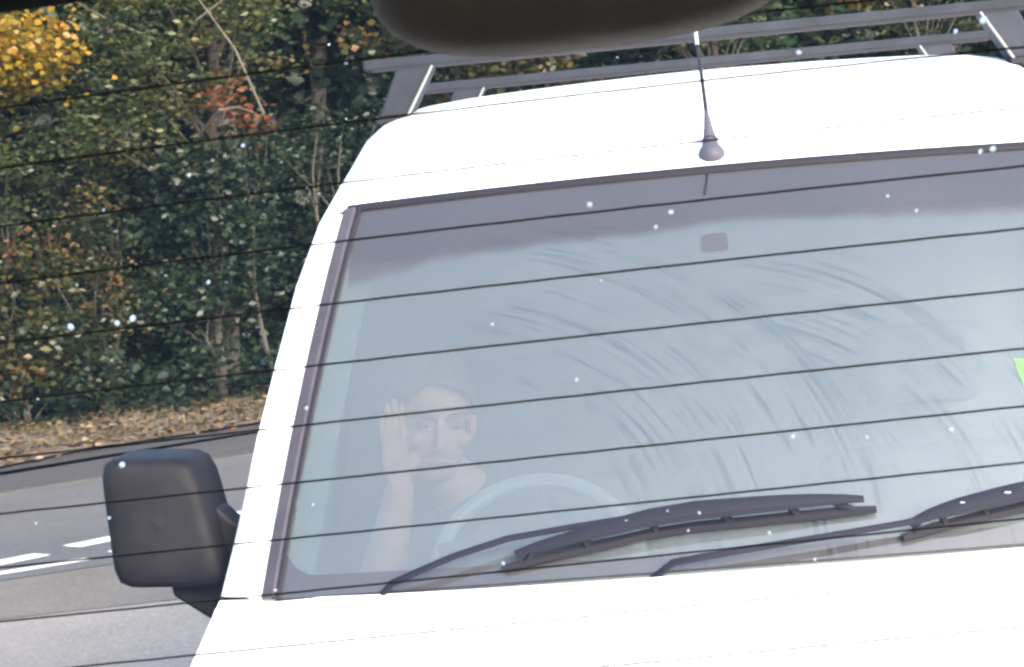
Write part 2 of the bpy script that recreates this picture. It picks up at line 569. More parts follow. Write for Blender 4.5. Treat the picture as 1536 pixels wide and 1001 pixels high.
# ------------------------------------------------------------------ foliage
def leaf_mesh(name, C, size, tone, mat, parent=None, droop=0.5, aspect=0.55, flat=False):
    """C: (n,3) leaf positions; each leaf a folded four-point blade."""
    n = len(C)
    a = rng.uniform(0, 2 * np.pi, n)
    el = rng.uniform(-1.1, 0.5, n) * droop if not flat else rng.uniform(-0.25, 0.25, n)
    d = np.stack([np.cos(a) * np.cos(el), np.sin(a) * np.cos(el), np.sin(el)], 1)
    rnd = rng.normal(size=(n, 3))
    rnd[:, 2] += 0.9 if not flat else 4.0
    side = np.cross(d, rnd)
    side /= np.linalg.norm(side, axis=1, keepdims=True) + 1e-9
    up = np.cross(side, d)
    s = (size * rng.uniform(0.6, 1.3, n))[:, None]
    wd = s * aspect * 0.5
    fold = rng.uniform(0.05, 0.3, n)[:, None]
    p0 = C - d * s * 0.5
    p2 = C + d * s * 0.5 - up * s * 0.08
    p1 = C + side * wd + up * wd * fold - d * s * 0.06
    p3 = C - side * wd + up * wd * fold - d * s * 0.06
    V = np.stack([p0, p1, p2, p3], 1).reshape(-1, 3).astype(np.float32)
    base = np.arange(n) * 4
    T = np.stack([base, base + 1, base + 2, base, base + 2, base + 3], 1).reshape(-1).astype(np.int32)
    me = bpy.data.meshes.new(name)
    me.vertices.add(len(V)); me.vertices.foreach_set('co', V.ravel())
    me.loops.add(len(T)); me.loops.foreach_set('vertex_index', T)
    me.polygons.add(2 * n)
    me.polygons.foreach_set('loop_start', np.arange(2 * n, dtype=np.int32) * 3)
    me.polygons.foreach_set('loop_total', np.full(2 * n, 3, dtype=np.int32))
    at = me.attributes.new('tone', 'FLOAT', 'FACE')
    at.data.foreach_set('value', np.repeat(tone, 2).astype(np.float32))
    me.update()
    me.materials.append(M[mat])
    o = bpy.data.objects.new(name, me)
    col.objects.link(o)
    if parent is not None:
        o.parent = parent
    return o

G = (0.030, 0.060, 0.018)
M['leaf_gold'] = leaf_mat('golden_maple_leaf', [(0, (0.12, 0.14, 0.03)), (0.4, (0.30, 0.26, 0.03)), (0.75, (0.54, 0.36, 0.035)), (1, (0.58, 0.27, 0.04))])
M['leaf_green'] = leaf_mat('mid_green_leaf', [(0, (0.022, 0.045, 0.022)), (0.4, (0.055, 0.092, 0.034)), (0.7, (0.115, 0.145, 0.045)), (0.88, (0.145, 0.15, 0.045)), (1, (0.21, 0.16, 0.05))])
M['leaf_dark'] = leaf_mat('dark_ivy_leaf', [(0, (0.010, 0.024, 0.018)), (0.6, (0.024, 0.052, 0.030)), (0.93, (0.050, 0.085, 0.036)), (1, (0.10, 0.10, 0.04))], 0.35)
M['leaf_rust'] = leaf_mat('rusty_bramble_leaf', [(0, (0.020, 0.040, 0.018)), (0.45, (0.048, 0.072, 0.024)), (0.70, (0.095, 0.105, 0.032)), (0.86, (0.21, 0.15, 0.04)), (1, (0.27, 0.13, 0.06))])
M['leaf_orange'] = leaf_mat('orange_cherry_leaf', [(0, (0.05, 0.08, 0.02)), (0.4, (0.20, 0.11, 0.04)), (1, (0.34, 0.10, 0.04))])
M['leaf_fallen'] = leaf_mat('fallen_leaf', [(0, (0.06, 0.05, 0.03)), (0.4, (0.14, 0.10, 0.055)), (0.75, (0.28, 0.18, 0.085)), (1, (0.42, 0.33, 0.22))], 0.1)
M['leaf_grass'] = leaf_mat('grass_blade', [(0, (0.04, 0.055, 0.02)), (0.6, (0.10, 0.11, 0.035)), (1, (0.24, 0.20, 0.09))], 0.3)

def clump_points(blobs, per, rad):
    """blobs: (cx,cy,cz,rx,ry,rz,nclumps) ellipsoids filled with leaf clumps."""
    P, T, CC = [], [], []
    for (cx, cy, cz, rx, ry, rz, nc) in blobs:
        nc = max(3, int(nc * 0.62))
        d = rng.normal(size=(nc, 3))
        d /= np.linalg.norm(d, axis=1, keepdims=True)
        r = rng.uniform(0.25, 1.0, nc) ** 0.5
        c = np.array([cx, cy, cz]) + d * r[:, None] * np.array([rx, ry, rz])
        c[:, 2] = np.maximum(c[:, 2], 0.25)
        ct = rng.uniform(0, 1, nc)
        for k in range(nc):
            g = rng.uniform(0.55, 1.5)
            m = int(1.45 * per * rng.uniform(0.8, 1.2) * g ** 1.6)
            q = c[k] + rng.normal(size=(m, 3)) * np.array([rad, rad, rad * 0.55]) * g
            P.append(q)
            T.append(np.clip(ct[k] * 0.88 + rng.uniform(0, 0.12, m) + rng.normal(0, 0.04, m), 0, 1))
        CC.append(c)
    P, T = np.concatenate(P), np.concatenate(T)
    ok = P[:, 2] > 0.2
    return P[ok], T[ok], np.concatenate(CC)

def tree(name, label, cat, base, height, blobs, mat, leaf=0.08, per=60, rad=0.22, trunk=0.09, bark='bark', group=None, nbr=14, stems=1, droop=0.5, aspect=0.55):
    bx, by = base
    root = empty(name, (bx, by, 0.0))
    tag(root, label, cat, group)
    P, T, CC = clump_points(blobs, per, rad)
    off = np.array([bx, by, 0])
    leaf_mesh('crown', P - off, leaf, T, mat, root, droop, aspect)
    mb = MB()
    tops = []
    for s in range(stems):
        lean = Vector((random.uniform(-0.12, 0.12), random.uniform(-0.1, 0.1), 0)) * (1 if stems == 1 else 2.5)
        path, rads = [], []
        for k in range(8):
            a = k / 7
            path.append(Vector((lean.x * a * height * 0.6 + 0.05 * math.sin(k * 1.7 + s), lean.y * a * height * 0.6 + 0.05 * math.cos(k * 2.1), -0.1 + a * height * 0.85)))
            rads.append(trunk * (1 - 0.8 * a) / (1 if stems == 1 else 1.5))
        mb.tube(path, rads, 9)
        tops.append(path)
    sel = CC[rng.permutation(len(CC))[:nbr]] - off
    for c in sel:
        path = tops[random.randrange(stems)]
        end = Vector(c)
        a = min(0.9, max(0.1, (end.z - 0.6) / max(height, 0.1)))
        k = a * 7
        i = int(k)
        st = path[i].lerp(path[min(i + 1, 7)], k - i)
        mid = st.lerp(end, 0.5) + Vector((random.uniform(-.1, .1), random.uniform(-.1, .1), random.uniform(0.0, .18)))
        r0 = trunk * 0.32 * (1 - 0.5 * a)
        mb.tube([st, st.lerp(mid, 0.5) + Vector((0, 0, 0.03)), mid, end], [r0, r0 * 0.8, r0 * 0.55, r0 * 0.2], 6)
    mb.build('trunk', bark, root)
    return root

TY = treeY
# --- front rank, left of the van
tree('maple_tree', 'golden autumn maple leaning over the hedge in the top left corner', 'tree', (-6.3, TY(-6.3) + 0.6), 6.2,
     [(-5.0, TY(-5.0) - 0.2, 3.95, 0.70, 0.45, 0.46, 95), (-6.4, TY(-6.4) + 0.4, 5.2, 1.3, 1.0, 1.0, 60)], 'leaf_gold', 0.085, 60, 0.17, 0.11, nbr=22, aspect=0.8)
tree('hedge_shrub', 'dull green leafy shrub below the golden maple at left edge', 'shrub', (-5.6, TY(-5.6) + 0.5), 3.5,
     [(-5.5, TY(-5.5) + 0.5, 2.75, 0.95, 0.7, 0.75, 62), (-6.9, TY(-6.9) + 0.5, 2.4, 0.9, 0.8, 0.9, 50)], 'leaf_green', 0.075, 70, 0.20, 0.05, stems=3)
tree('bramble_bush', 'rusty brown and yellow bramble bush low at left edge above the verge', 'shrub', (-5.2, TY(-5.2) + 0.1), 2.0,
     [(-5.15, TY(-5.2) + 0.15, 1.15, 0.62, 0.5, 0.85, 60), (-6.6, TY(-6.6) + 0.1, 1.0, 1.0, 0.6, 0.9, 50)], 'leaf_rust', 0.085, 60, 0.17, 0.03, stems=4, aspect=0.7)
tree('hazel_tree', 'tall green hazel tree with yellowing leaves, left of the roof bar end', 'tree', (-3.3, TY(-3.3) + 1.0), 7.5,
     [(-3.55, TY(-3.5) + 0.7, 4.15, 1.1, 0.8, 0.75, 78), (-2.6, TY(-2.6) + 0.8, 4.6, 1.0, 0.8, 0.9, 66), (-3.3, TY(-3.3) + 1.2, 6.2, 2.0, 1.4, 1.5, 80),
      (-4.2, TY(-4.2) + 0.6, 3.25, 0.75, 0.6, 0.6, 46)], 'leaf_green', 0.085, 60, 0.22, 0.12, nbr=26)
tree('ivy_thicket', 'dark green ivy-covered thicket in the middle of the hedge', 'shrub', (-3.35, TY(-3.35) + 0.5), 3.4,
     [(-3.35, TY(-3.35) + 0.35, 1.95, 0.62, 0.55, 1.35, 105), (-3.9, TY(-3.9) + 0.7, 1.6, 0.5, 0.5, 1.0, 40)], 'leaf_dark', 0.085, 60, 0.19, 0.09, stems=2, aspect=0.75)
tree('cherry_sapling', 'thin cherry sapling with a few orange leaves in the green hedge', 'tree', (-2.75, TY(-2.75) + 0.1), 3.9,
     [(-2.85, TY(-2.8) - 0.15, 3.45, 0.42, 0.25, 0.26, 9), (-2.6, TY(-2.6) - 0.1, 3.2, 0.28, 0.2, 0.16, 4)], 'leaf_orange', 0.10, 16, 0.12, 0.03, nbr=9)
tree('hawthorn_shrub', 'dark brownish hawthorn shrub beside the white van pillar', 'shrub', (-2.3, TY(-2.3) + 0.7), 3.6,
     [(-2.25, TY(-2.25) + 0.7, 1.9, 0.65, 0.6, 1.5, 70), (-1.3, TY(-1.3) + 0.8, 2.0, 0.7, 0.6, 1.5, 50), (-2.75, TY(-2.75) + 0.4, 2.75, 0.45, 0.4, 0.5, 24)], 'leaf_dark', 0.075, 50, 0.2, 0.06, stems=3)
tree('dogwood_bush', 'thin twiggy dogwood bush with brown leaves between bramble and ivy', 'shrub', (-4.45, TY(-4.45) + 0.5), 2.6,
     [(-4.45, TY(-4.45) + 0.45, 1.35, 0.5, 0.4, 1.05, 48), (-4.7, TY(-4.7) + 0.8, 2.3, 0.6, 0.5, 0.6, 40)], 'leaf_rust', 0.075, 46, 0.18, 0.035, stems=5)
# --- seen over the van roof, between the bars
tree('field_maple', 'bushy field maple with yellow leaf sprays behind the roof bars', 'tree', (0.2, TY(0.2) + 0.6), 4.6,
     [(-0.2, TY(-0.2) + 0.4, 4.0, 1.3, 0.6, 0.5, 70), (0.6, TY(0.6) + 0.6, 2.6, 1.5, 0.8, 1.2, 60)], 'leaf_rust', 0.095, 46, 0.18, 0.08, nbr=20, aspect=0.8)
tree('green_alder', 'fresh green alder behind the roof bars, right of the aerial', 'tree', (3.1, TY(3.1) + 0.6), 6.4,
     [(2.8, TY(2.8) + 0.5, 4.6, 1.3, 0.7, 0.8, 80), (3.3, TY(3.3) + 0.8, 2.6, 1.6, 0.9, 1.3, 60)], 'leaf_green', 0.085, 56, 0.2, 0.1, nbr=20)
tree('copper_bush', 'reddish brown leafed bush behind the right roof bar foot', 'tree', (6.3, TY(6.3) + 0.5), 5.6,
     [(6.3, TY(6.3) + 0.5, 4.5, 1.2, 0.7, 0.9, 60), (6.6, TY(6.6) + 0.6, 2.4, 1.5, 0.8, 1.3, 50)], 'leaf_rust', 0.09, 50, 0.2, 0.08, nbr=18)
# --- second rank, the dark wood behind
for k, (x, back, h, lab) in enumerate([
        (-10.2, 1.6, 7.5, 'dense dark evergreen standing outside the left edge of the hedge'),
        (-7.9, 3.4, 6.0, 'dark evergreen in the wood behind the golden maple'),
        (-5.0, 3.2, 5.6, 'dark evergreen in the wood behind the green shrub and bramble'),
        (-2.4, 3.3, 9.0, 'tall dark evergreen in the wood behind the hazel tree'),
        (0.6, 3.2, 9.0, 'tall dark evergreen in the wood over the van roof, left of the aerial'),
        (3.8, 3.2, 9.0, 'tall dark evergreen in the wood behind the fresh green alder'),
        (7.0, 3.0, 9.0, 'tall dark evergreen in the wood behind the copper bush'),
        (-6.6, 5.2, 5.2, 'low dark evergreen deep in the wood behind the maple and the shrub'),
        (-3.8, 5.0, 7.5, 'dark evergreen deep in the wood behind the ivy thicket'),
        (-1.0, 4.6, 9.0, 'dark evergreen deep in the wood behind the left roof bar foot'),
        (2.2, 4.6, 9.0, 'dark evergreen deep in the wood behind the aerial tip'),
        (5.4, 4.6, 9.0, 'dark evergreen deep in the wood behind the right roof bar foot'),
        (10.5, 3.0, 9.0, 'dark evergreen of the wood beyond the right edge of the picture'),
        (9.0, 1.2, 8.5, 'nearer dark evergreen just past the right edge of the picture'),
        (12.6, 1.4, 8.5, 'dark evergreen second past the right edge of the picture'),
        (15.5, 2.0, 8.5, 'dark evergreen third past the right edge of the picture'),
        (18.5, 1.6, 8.5, 'dark evergreen farthest past the right edge of the picture')]):
    y = TY(x) + back
    tree('evergreen_tree', lab, 'tree', (x, y), h,
         [(x, y, h * 0.30, 1.8, 1.2, h * 0.30, 90), (x + 0.3, y, h * 0.72, 1.6, 1.3, h * 0.30, 80)], 'leaf_dark', 0.24, 70, 0.34, 0.16, nbr=12,
         group='dark evergreens of the wood behind the hedge', aspect=0.7)

# long bare stems of the hazel
hz = bpy.data.objects['hazel_tree']
hb = Vector(hz.location)
def stem(pts, r):
    mb = MB()
    mb.tube([Vector(p) - hb for p in pts], [r * (1 - 0.75 * i / (len(pts) - 1)) for i in range(len(pts))], 6)
    return mb.build('bare_stem', 'palebark', hz)
yf = TY(-3) - 0.35
stem([(-3.05, yf + 0.7, 2.6), (-2.5, yf + 0.2, 3.2), (-2.72, yf, 3.9), (-3.05, yf, 4.45), (-3.2, yf, 4.9)], 0.022)
stem([(-3.4, yf + .5, 4.0), (-3.1, yf, 4.25), (-2.7, yf, 4.5), (-2.2, yf + .1, 4.6)], 0.016)
stem([(-3.6, yf + .4, 4.1), (-4.0, yf, 4.3), (-4.45, yf, 4.6)], 0.016)
stem([(-3.3, yf + .5, 3.0), (-2.95, yf, 3.26), (-2.75, yf, 3.27), (-2.55, yf - .05, 3.18)], 0.02)

# ivy and nettles along the foot of the hedge
n = 26000
X = rng.uniform(-13, 11, n)
Y = np.array([treeY(x) for x in X]) + rng.uniform(-0.7, 2.4, n)
cl = 0.55 + 0.45 * np.sin(X * 3.3) * np.sin(X * 1.7 + Y * 2.2)
Z = 0.08 + rng.uniform(0, 1, n) * (0.18 + 0.55 * cl)
gc = leaf_mesh('ground_cover', np.stack([X, Y, Z], 1), 0.11, np.clip(rng.uniform(0, 1, n) * 0.9 + 0.05 * cl, 0, 1), 'leaf_dark', None, aspect=0.7)
tag(gc, 'dark ivy and nettles along the foot of the hedge', 'ground cover', kind='stuff')
# fallen leaves and rough grass on the verge
n = 13000
X = rng.uniform(-13, 10, n)
A = rng.uniform(0, 1, n) ** 1.1
vy = np.array([vergeY(x) for x in X])
ty = np.array([max(treeY(x) + 0.5, vergeY(x) + 1.5) for x in X])
Y = vy + (ty - vy) * A + rng.normal(0, 0.10, n)
spill = rng.uniform(size=n) < 0.10
Y = np.where(spill, vy + 0.1 - np.abs(rng.normal(0, 0.45, n)), Y)
Z = np.array([verge_z(x, y) for x, y in zip(X, Y)]) + rng.uniform(0.01, 0.06, n)
fl = leaf_mesh('fallen_leaves', np.stack([X, Y, Z], 1), 0.085, np.clip(rng.normal(0.5, 0.28, n), 0, 1), 'leaf_fallen', None, aspect=0.7, flat=True)
tag(fl, 'orange and tan fallen leaves strewn over the verge below the hedge', 'leaves', kind='stuff')
n = 9000
X = rng.uniform(-13, 10, n)
A = rng.uniform(0.03, 1, n)
vy = np.array([vergeY(x) for x in X]); ty = np.array([max(treeY(x) + 0.3, vergeY(x) + 1.5) for x in X])
Y = vy + (ty - vy) * A
tuft = np.sin(X * 4.3) * np.sin(Y * 3.1 + X) > -0.1
X, Y = X[tuft], Y[tuft]
n = len(X)
Z = np.array([verge_z(x, y) for x, y in zip(X, Y)])
hgt = rng.uniform(0.04, 0.14, n)
lean = rng.normal(0, 0.06, (n, 2))
aa = rng.uniform(0, np.pi, n)
wv = np.stack([np.cos(aa), np.sin(aa), 0 * aa], 1) * 0.007
b = np.stack([X, Y, Z], 1)
tip = b + np.stack([lean[:, 0], lean[:, 1], hgt], 1)
V = np.stack([b - wv, b + wv, tip], 1).reshape(-1, 3)
me = bpy.data.meshes.new('verge_grass')
me.from_pydata(V.tolist(), [], np.arange(3 * n).reshape(-1, 3).tolist())
at = me.attributes.new('tone', 'FLOAT', 'FACE'); at.data.foreach_set('value', rng.uniform(0, 1, n).astype(np.float32))
me.materials.append(M['leaf_grass'])
go = bpy.data.objects.new('verge_grass', me); col.objects.link(go)
tag(go, 'rough grass growing through the leaves on the verge', 'grass', kind='stuff')

# ------------------------------------------------------------------ the white van
VANX, VANY, VANR = 0.351, 3.5005, R(-4.8)
van = empty('van', (VANX, VANY, 0), (0, 0, VANR))
tag(van, 'white van with roof bars close behind, filling most of the view', 'van')
HWB, HWT = 0.837, 0.716
def scr(x, s, off=0.0):
    hw = lerp(HWB, HWT, s)
    t = x / hw
    b = Vector((x, .14 * t * t, 1.06 - .02 * t * t))
    p = Vector((x, .62 + .08 * t * t, 1.724 - .012 * t * t))
    n = Vector((0, -.71, .70))
    return b.lerp(p, s) + n * (.03 * 4 * s * (1 - s) + off)
SL = 0.91
# windscreen
rows, uv = [], []
for i in range(25):
    s = i / 24
    hw = lerp(HWB, HWT, s) - 0.012
    r = []
    for j in range(33):
        x = hw * (j / 16 - 1)
        r.append(scr(x, s)); uv.append((x, s * SL))
    rows.append(r)
screen = grid(rows, 'windscreen', 'screen', van, uv=uv)
# seal all round
def strip(name, pts_a, pts_b, mat, parent, thick=0.0):
    return grid([pts_a, pts_b], name, mat, parent, thick=thick)
mb = MB()
S = [i / 20 for i in range(21)]
sealpts_l = [scr(-(lerp(HWB, HWT, s) + 0.004), s, 0.004) for s in S]
top = [scr(HWT * (j / 16 - 1), 1.005, 0.003) for j in range(33)]
for sgn in (-1, 1):
    a = [scr(sgn * (lerp(HWB, HWT, s) + 0.012), s, -0.012) for s in S]
    b_ = [scr(sgn * (lerp(HWB, HWT, s) + 0.006), s, 0.008) for s in S]
    c = [scr(sgn * (lerp(HWB, HWT, s) - 0.014), s, 0.010) for s in S]
    d = [scr(sgn * (lerp(HWB, HWT, s) - 0.020), s, 0.004) for s in S]
    e = [scr(sgn * (lerp(HWB, HWT, s) - 0.020), s, -0.004) for s in S]
    grid([a, b_, c, d, e], 'side_seal', 'seal', screen)
    mb = MB(); mb.tube([scr(sgn * (lerp(HWB, HWT, s) - 0.024), s, 0.004) for s in S], 0.0045, 6)
    mb.build('seal_lip', 'rubber', screen)
mb = MB(); mb.tube(top, [0.010] * 33, 8, 0.5, up=(0, -.7, .7)); mb.build('top_seal', 'rubber', screen)
# printed border along the bottom with round corners, just behind the glass
bx_, tx_ = [], []
xsb = np.linspace(-1, 1, 61)
for t in xsb:
    x = t * (HWB - 0.018)
    e = (HWB - 0.03) - abs(x)
    rr = 0.06
    h = 0.050 - 0.018 * (1 - abs(t)) + (0.06 * (1 - math.sqrt(max(0, 1 - ((rr - e) / rr) ** 2))) if e < rr else 0)
    bx_.append(scr(x, 0.0, -0.005)); tx_.append(scr(x * (1 - 0.13 * h), h, -0.005))
grid([bx_, tx_], 'printed_border', 'frit', screen)
# dark tinted band along the top, its lower edge a little uneven
lx = [-0.70, -0.543, -0.337, -0.147, 0.042, 0.29, 0.585, 0.70]
ls = [0.770, 0.815, 0.826, 0.831, 0.848, 0.825, 0.802, 0.78]
ra, rb = [], []
for t in np.linspace(-1, 1, 81):
    x = t * 0.705
    s0 = interp(x, lx, ls) + 0.003 * math.sin(x * 13) + 0.0015 * math.sin(x * 57 + 1) + random.uniform(-.0015, .0015)
    ra.append(scr(x, s0 - 0.012, -0.006)); rb.append(scr(t * (HWT - 0.016), 0.995, -0.006))
rm = [p.lerp(q, 0.30) for p, q in zip(ra, rb)]
grid([ra, rm, rb], 'tinted_band', 'tint', screen, uv=[(k / 80, v_) for v_ in (0.0, 0.3, 1.0) for k in range(81)])
# added pale sheet painting the veiling light inside the glass, behind the band and the mirror pad
rows = []
for i in range(13):
    s = lerp(0.0, 0.99, i / 12)
    hw = lerp(HWB, HWT, s) - 0.018
    rows.append([scr(hw * (j / 12 - 1), s, -0.014) for j in range(25)])
grid(rows, 'inner_veil', 'veil', screen)
# mirror pad and its cable
pad = []
for i in range(24):
    a = 2 * math.pi * i / 24
    cx, cy = math.cos(a), math.sin(a)
    q = (abs(cx) ** 5 + abs(cy) ** 5) ** (-1 / 5)
    pad.append(scr(0.001 + 0.0235 * cx * q, 0.786 + 0.024 * cy * q, -0.007))
pad2 = [p + Vector((0, .01, -.01)) for p in pad]
mesh_obj('mirror_pad', pad + pad2, [tuple(range(24))] + [(i, (i + 1) % 24, 24 + (i + 1) % 24, 24 + i) for i in range(24)], 'frit', screen, smooth=False)
mb = MB(); mb.tube([scr(-0.001, 0.99, 0.001), scr(-0.004, 0.96, 0.001), scr(-0.010, 0.926, 0.001)], 0.0022, 6); mb.build('mirror_cable', 'rubber', screen)
# yellow-green card
cp = [scr(0.503, 0.415, -0.012), scr(0.512, 0.335, -0.012), scr(0.600, 0.325, -0.012), scr(0.590, 0.405, -0.012)]
cd = mesh_obj('permit_card', cp + [p + Vector((0, .002, -.002)) for p in cp], [(0, 1, 2, 3), (7, 6, 5, 4), (0, 4, 5, 1), (1, 5, 6, 2), (2, 6, 7, 3), (3, 7, 4, 0)], 'hivis', screen, smooth=False)
cd['label'] = 'yellow-green card behind the glass'

# body section: half width against height
SZ = [0.30, 0.60, 0.85, 0.95, 1.04, 1.15, 1.305, 1.443, 1.575, 1.69, 1.776]
SX = [0.93, 0.962, 0.968, 0.957, 0.934, 0.905, 0.873, 0.841, 0.815, 0.787, 0.757]
def hwz(z): return interp(z, SZ, SX)
def yfront(z):
    return interp(z, [0.3, 1.04, 1.15, 1.305, 1.443, 1.575, 1.69, 1.776], [0.20, 0.22, 0.28, 0.37, 0.47, 0.60, 0.755, 0.92])
YB = 3.75
def panel_cols(z):
    y0 = yfront(z)
    return [lerp(y0, 1.30, a) for a in (0, .10, .2, .35, .5, .65, .8, .90, 1)] + [1.34, 1.7, 2.0, 2.25, 2.45, 2.62, 2.8, 2.98, 3.15, 3.3, 3.5, YB]
ZL = [0.30, 0.42, 0.60, 0.75, 0.85, 0.95, 1.04, 1.10, 1.20, 1.305, 1.443, 1.575, 1.65, 1.69, 1.776]
wz0, wz1 = ZL.index(1.10), ZL.index(1.65)
ARY, ARZ, ARR = 2.75, 0.33, 0.37
for sgn in (-1, 1):
    rows = []
    for zi, z in enumerate(ZL):
        r = []
        for y in panel_cols(z):
            zz = z
            if zi <= 4 and abs(y - ARY) < ARR:
                lim = ARZ + math.sqrt(ARR ** 2 - (y - ARY) ** 2)
                zz = max(z, lerp(lim, 0.85, zi / 4)) if lim > 0.30 else z
            r.append((sgn * hwz(zz), y, zz))
        rows.append(r)
    sp = grid(rows, 'side_panel', 'white', van, skip=lambda i, j: wz0 <= i < wz1 and 1 <= j < 7)
    wr = [[(sgn * (hwz(z) - 0.012), y, z) for y in [lerp(panel_cols(z)[1], panel_cols(z)[7], q / 6) for q in range(7)]] for z in np.linspace(1.10, 1.65, 8)]
    grid(wr, 'door_window', 'sideglass', van)
    mb = MB(); mb.box((-0.012, 0.95, 0.965), (0.012, 1.12, 0.995))
    h = mb.build('door_handle', 'plastic', van); h.location = (sgn * 0.962, 0, 0); bevel(h, 0.006)
    # a-pillar skin between seal and side panel
    ss = np.linspace(0, 1, 15)
    a = [scr(sgn * (lerp(HWB, HWT, s) + 0.008), s, -0.006) for s in ss]
    zt = [lerp(1.04, 1.69, s) for s in ss]
    d = [Vector((sgn * hwz(z), yfront(z), z)) for z in zt]
    b1 = [p.lerp(q, 0.35) + Vector((0, -0.010, 0.006)) for p, q in zip(a, d)]
    b2 = [p.lerp(q, 0.75) + Vector((sgn * 0.006, -0.012, 0.004)) for p, q in zip(a, d)]
    grid([a, b1, b2, d], 'pillar', 'white', van, auto=None)
    # pale inner trim
    i0 = [scr(sgn * (lerp(HWB, HWT, s) - 0.025), s, -0.02) for s in ss]
    i1 = [p + Vector((-sgn * 0.036, 0.075, -0.015)) for p in i0]
    i2 = [p + Vector((sgn * 0.02, 0.10, 0.0)) for p in i1]
    grid([i0, i1, i2], 'pillar_trim', 'trim_pale', van)
# roof
RY = [0.625, 0.66, 0.72, 0.80, 0.90, 1.02, 1.15, 1.30, 1.50, 1.9, 2.6, 3.3, YB]
RC = [1.730, 1.752, 1.784, 1.822, 1.864, 1.905, 1.940, 1.965, 1.978, 1.985, 1.985, 1.975, 1.955]
RE = [1.716, 1.690, 1.733, 1.776, 1.776, 1.776, 1.776, 1.776, 1.776, 1.776, 1.776, 1.776, 1.776]
RX = [0.722, 0.787, 0.772, 0.757, 0.762, 0.768, 0.774, 0.776, 0.776, 0.776, 0.776, 0.776, 0.776]
RYE = [0.705, 0.755, 0.84, 0.925, 0.99, 1.08, 1.19, 1.32, 1.51, 1.9, 2.6, 3.3, YB]
SHX = [1.0, .985, .95, .90, .86, .78, .65, .48, .32, .16, 0]
SHR = [0, .27, .58, .755, .82, .885, .93, .96, .98, .993, 1]
rows = []
for k, y in enumerate(RY):
    r = []
    fade = max(0, 1 - k / 8)
    for sgn in (-1, 1):
        pts = []
        for hx, hr in zip(SHX, SHR):
            x = RX[k] * hx
            pts.append((sgn * x, lerp(y, RYE[k], hx * hx), lerp(RE[k], RC[k], hr)))
        r += pts if sgn < 0 else pts[::-1][1:]
    rows.append(r)
grid(rows, 'roof', 'white', van, auto=None)
# bonnet and nose
BR = [((0, -.008, 1.052), (.935, .215, 1.034)), ((0, -.03, 1.035), (.945, .19, 1.010)), ((0, -.20, .985), (.957, .06, .955)), ((0, -.45, .915), (.957, -.18, .89)),
      ((0, -.68, .83), (.945, -.42, .81)), ((0, -.80, .74), (.93, -.56, .72)), ((0, -.86, .62), (.92, -.62, .60)), ((0, -.88, .55), (.92, -.64, .53))]
def brow(c, e, n=33):
    out = []
    for j in range(n):
        t = j / (n - 1) * 2 - 1
        q = abs(t) ** 2.6
        out.append((e[0] * t, lerp(c[1], e[1], q), lerp(c[2], e[2], q)))
    return out
grid([brow(c, e) for c, e in BR], 'bonnet', 'white', van, auto=None)
grid([brow((0, -.90, .55), (.925, -.65, .53)), brow((0, -.93, .48), (.93, -.67, .46)), brow((0, -.93, .30), (.92, -.66, .30)), brow((0, -.86, .22), (.90, -.60, .22))], 'front_bumper', 'plastic', van)
g_ = grid([brow((0, -.888, .60), (.45, -.86, .60), 9), brow((0, -.835, .72), (.45, -.80, .715), 9)], 'grille', 'rubber', van)
for sgn in (-1, 1):
    rows = []
    for a in np.linspace(0, 1, 6):
        r = []
        for b2 in np.linspace(0, 1, 8):
            x = lerp(0.52, 0.90, b2)
            q = (x / 0.935) ** 2.6
            r.append((sgn * x, lerp(lerp(-.875, -.815, a), lerp(-.62, -.57, a), q) - 0.012, lerp(lerp(.61, .74, a), lerp(.60, .73, a), q)))
        rows.append(r)
    grid(rows, 'headlight', 'lens', van)
    # front wing with wheel arch
    rows = []
    ye = [e[1] for c, e in BR][1:]
    ze = [e[2] for c, e in BR][1:]
    xe = [e[0] for c, e in BR][1:]
    ys = np.linspace(0.215, -0.62, 26)
    FY, FR = -0.10, 0.36
    lines_ = []
    for a in np.linspace(0, 1, 7):
        r = []
        for y in ys:
            zt = interp(y, ye[::-1], ze[::-1]) if y < 0.19 else 1.02
            xt = interp(y, ye[::-1], xe[::-1])
            zb = 0.30
            if abs(y - FY) < FR:
                zb = max(zb, 0.33 + math.sqrt(FR ** 2 - (y - FY) ** 2))
            zb = min(zb, zt - 0.05)
            z = lerp(zt, zb, a)
            r.append((sgn * lerp(xt, min(hwz(z), xt + 0.004), min(1, a * 3)), y, z))
        lines_.append(r)
    grid(lines_, 'front_wing', 'white', van)
# rear doors
for sgn in (-1, 1):
    rows = []
    for z in [0.40, 0.7, 0.95, 1.2, 1.45, 1.69, 1.776, 1.86, 1.92]:
        hw = hwz(min(z, 1.776)) - (0 if z <= 1.776 else (z - 1.776) * 0.8)
        rows.append([(sgn * lerp(0.004, hw, a), YB + 0.02 - 0.03 * a * a, z) for a in np.linspace(0, 1, 8)])
    grid(rows, 'rear_door', 'white', van)
mb = MB(); mb.box((-0.93, YB - 0.05, 0.28), (0.93, YB + 0.08, 0.45)); bevel(mb.build('rear_bumper', 'plastic', van, smooth=False), 0.02)
mb = MB(); mb.box((-0.90, -0.55, 0.26), (0.90, YB - 0.06, 0.32)); mb.build('floor_pan', 'rubber', van, smooth=False)

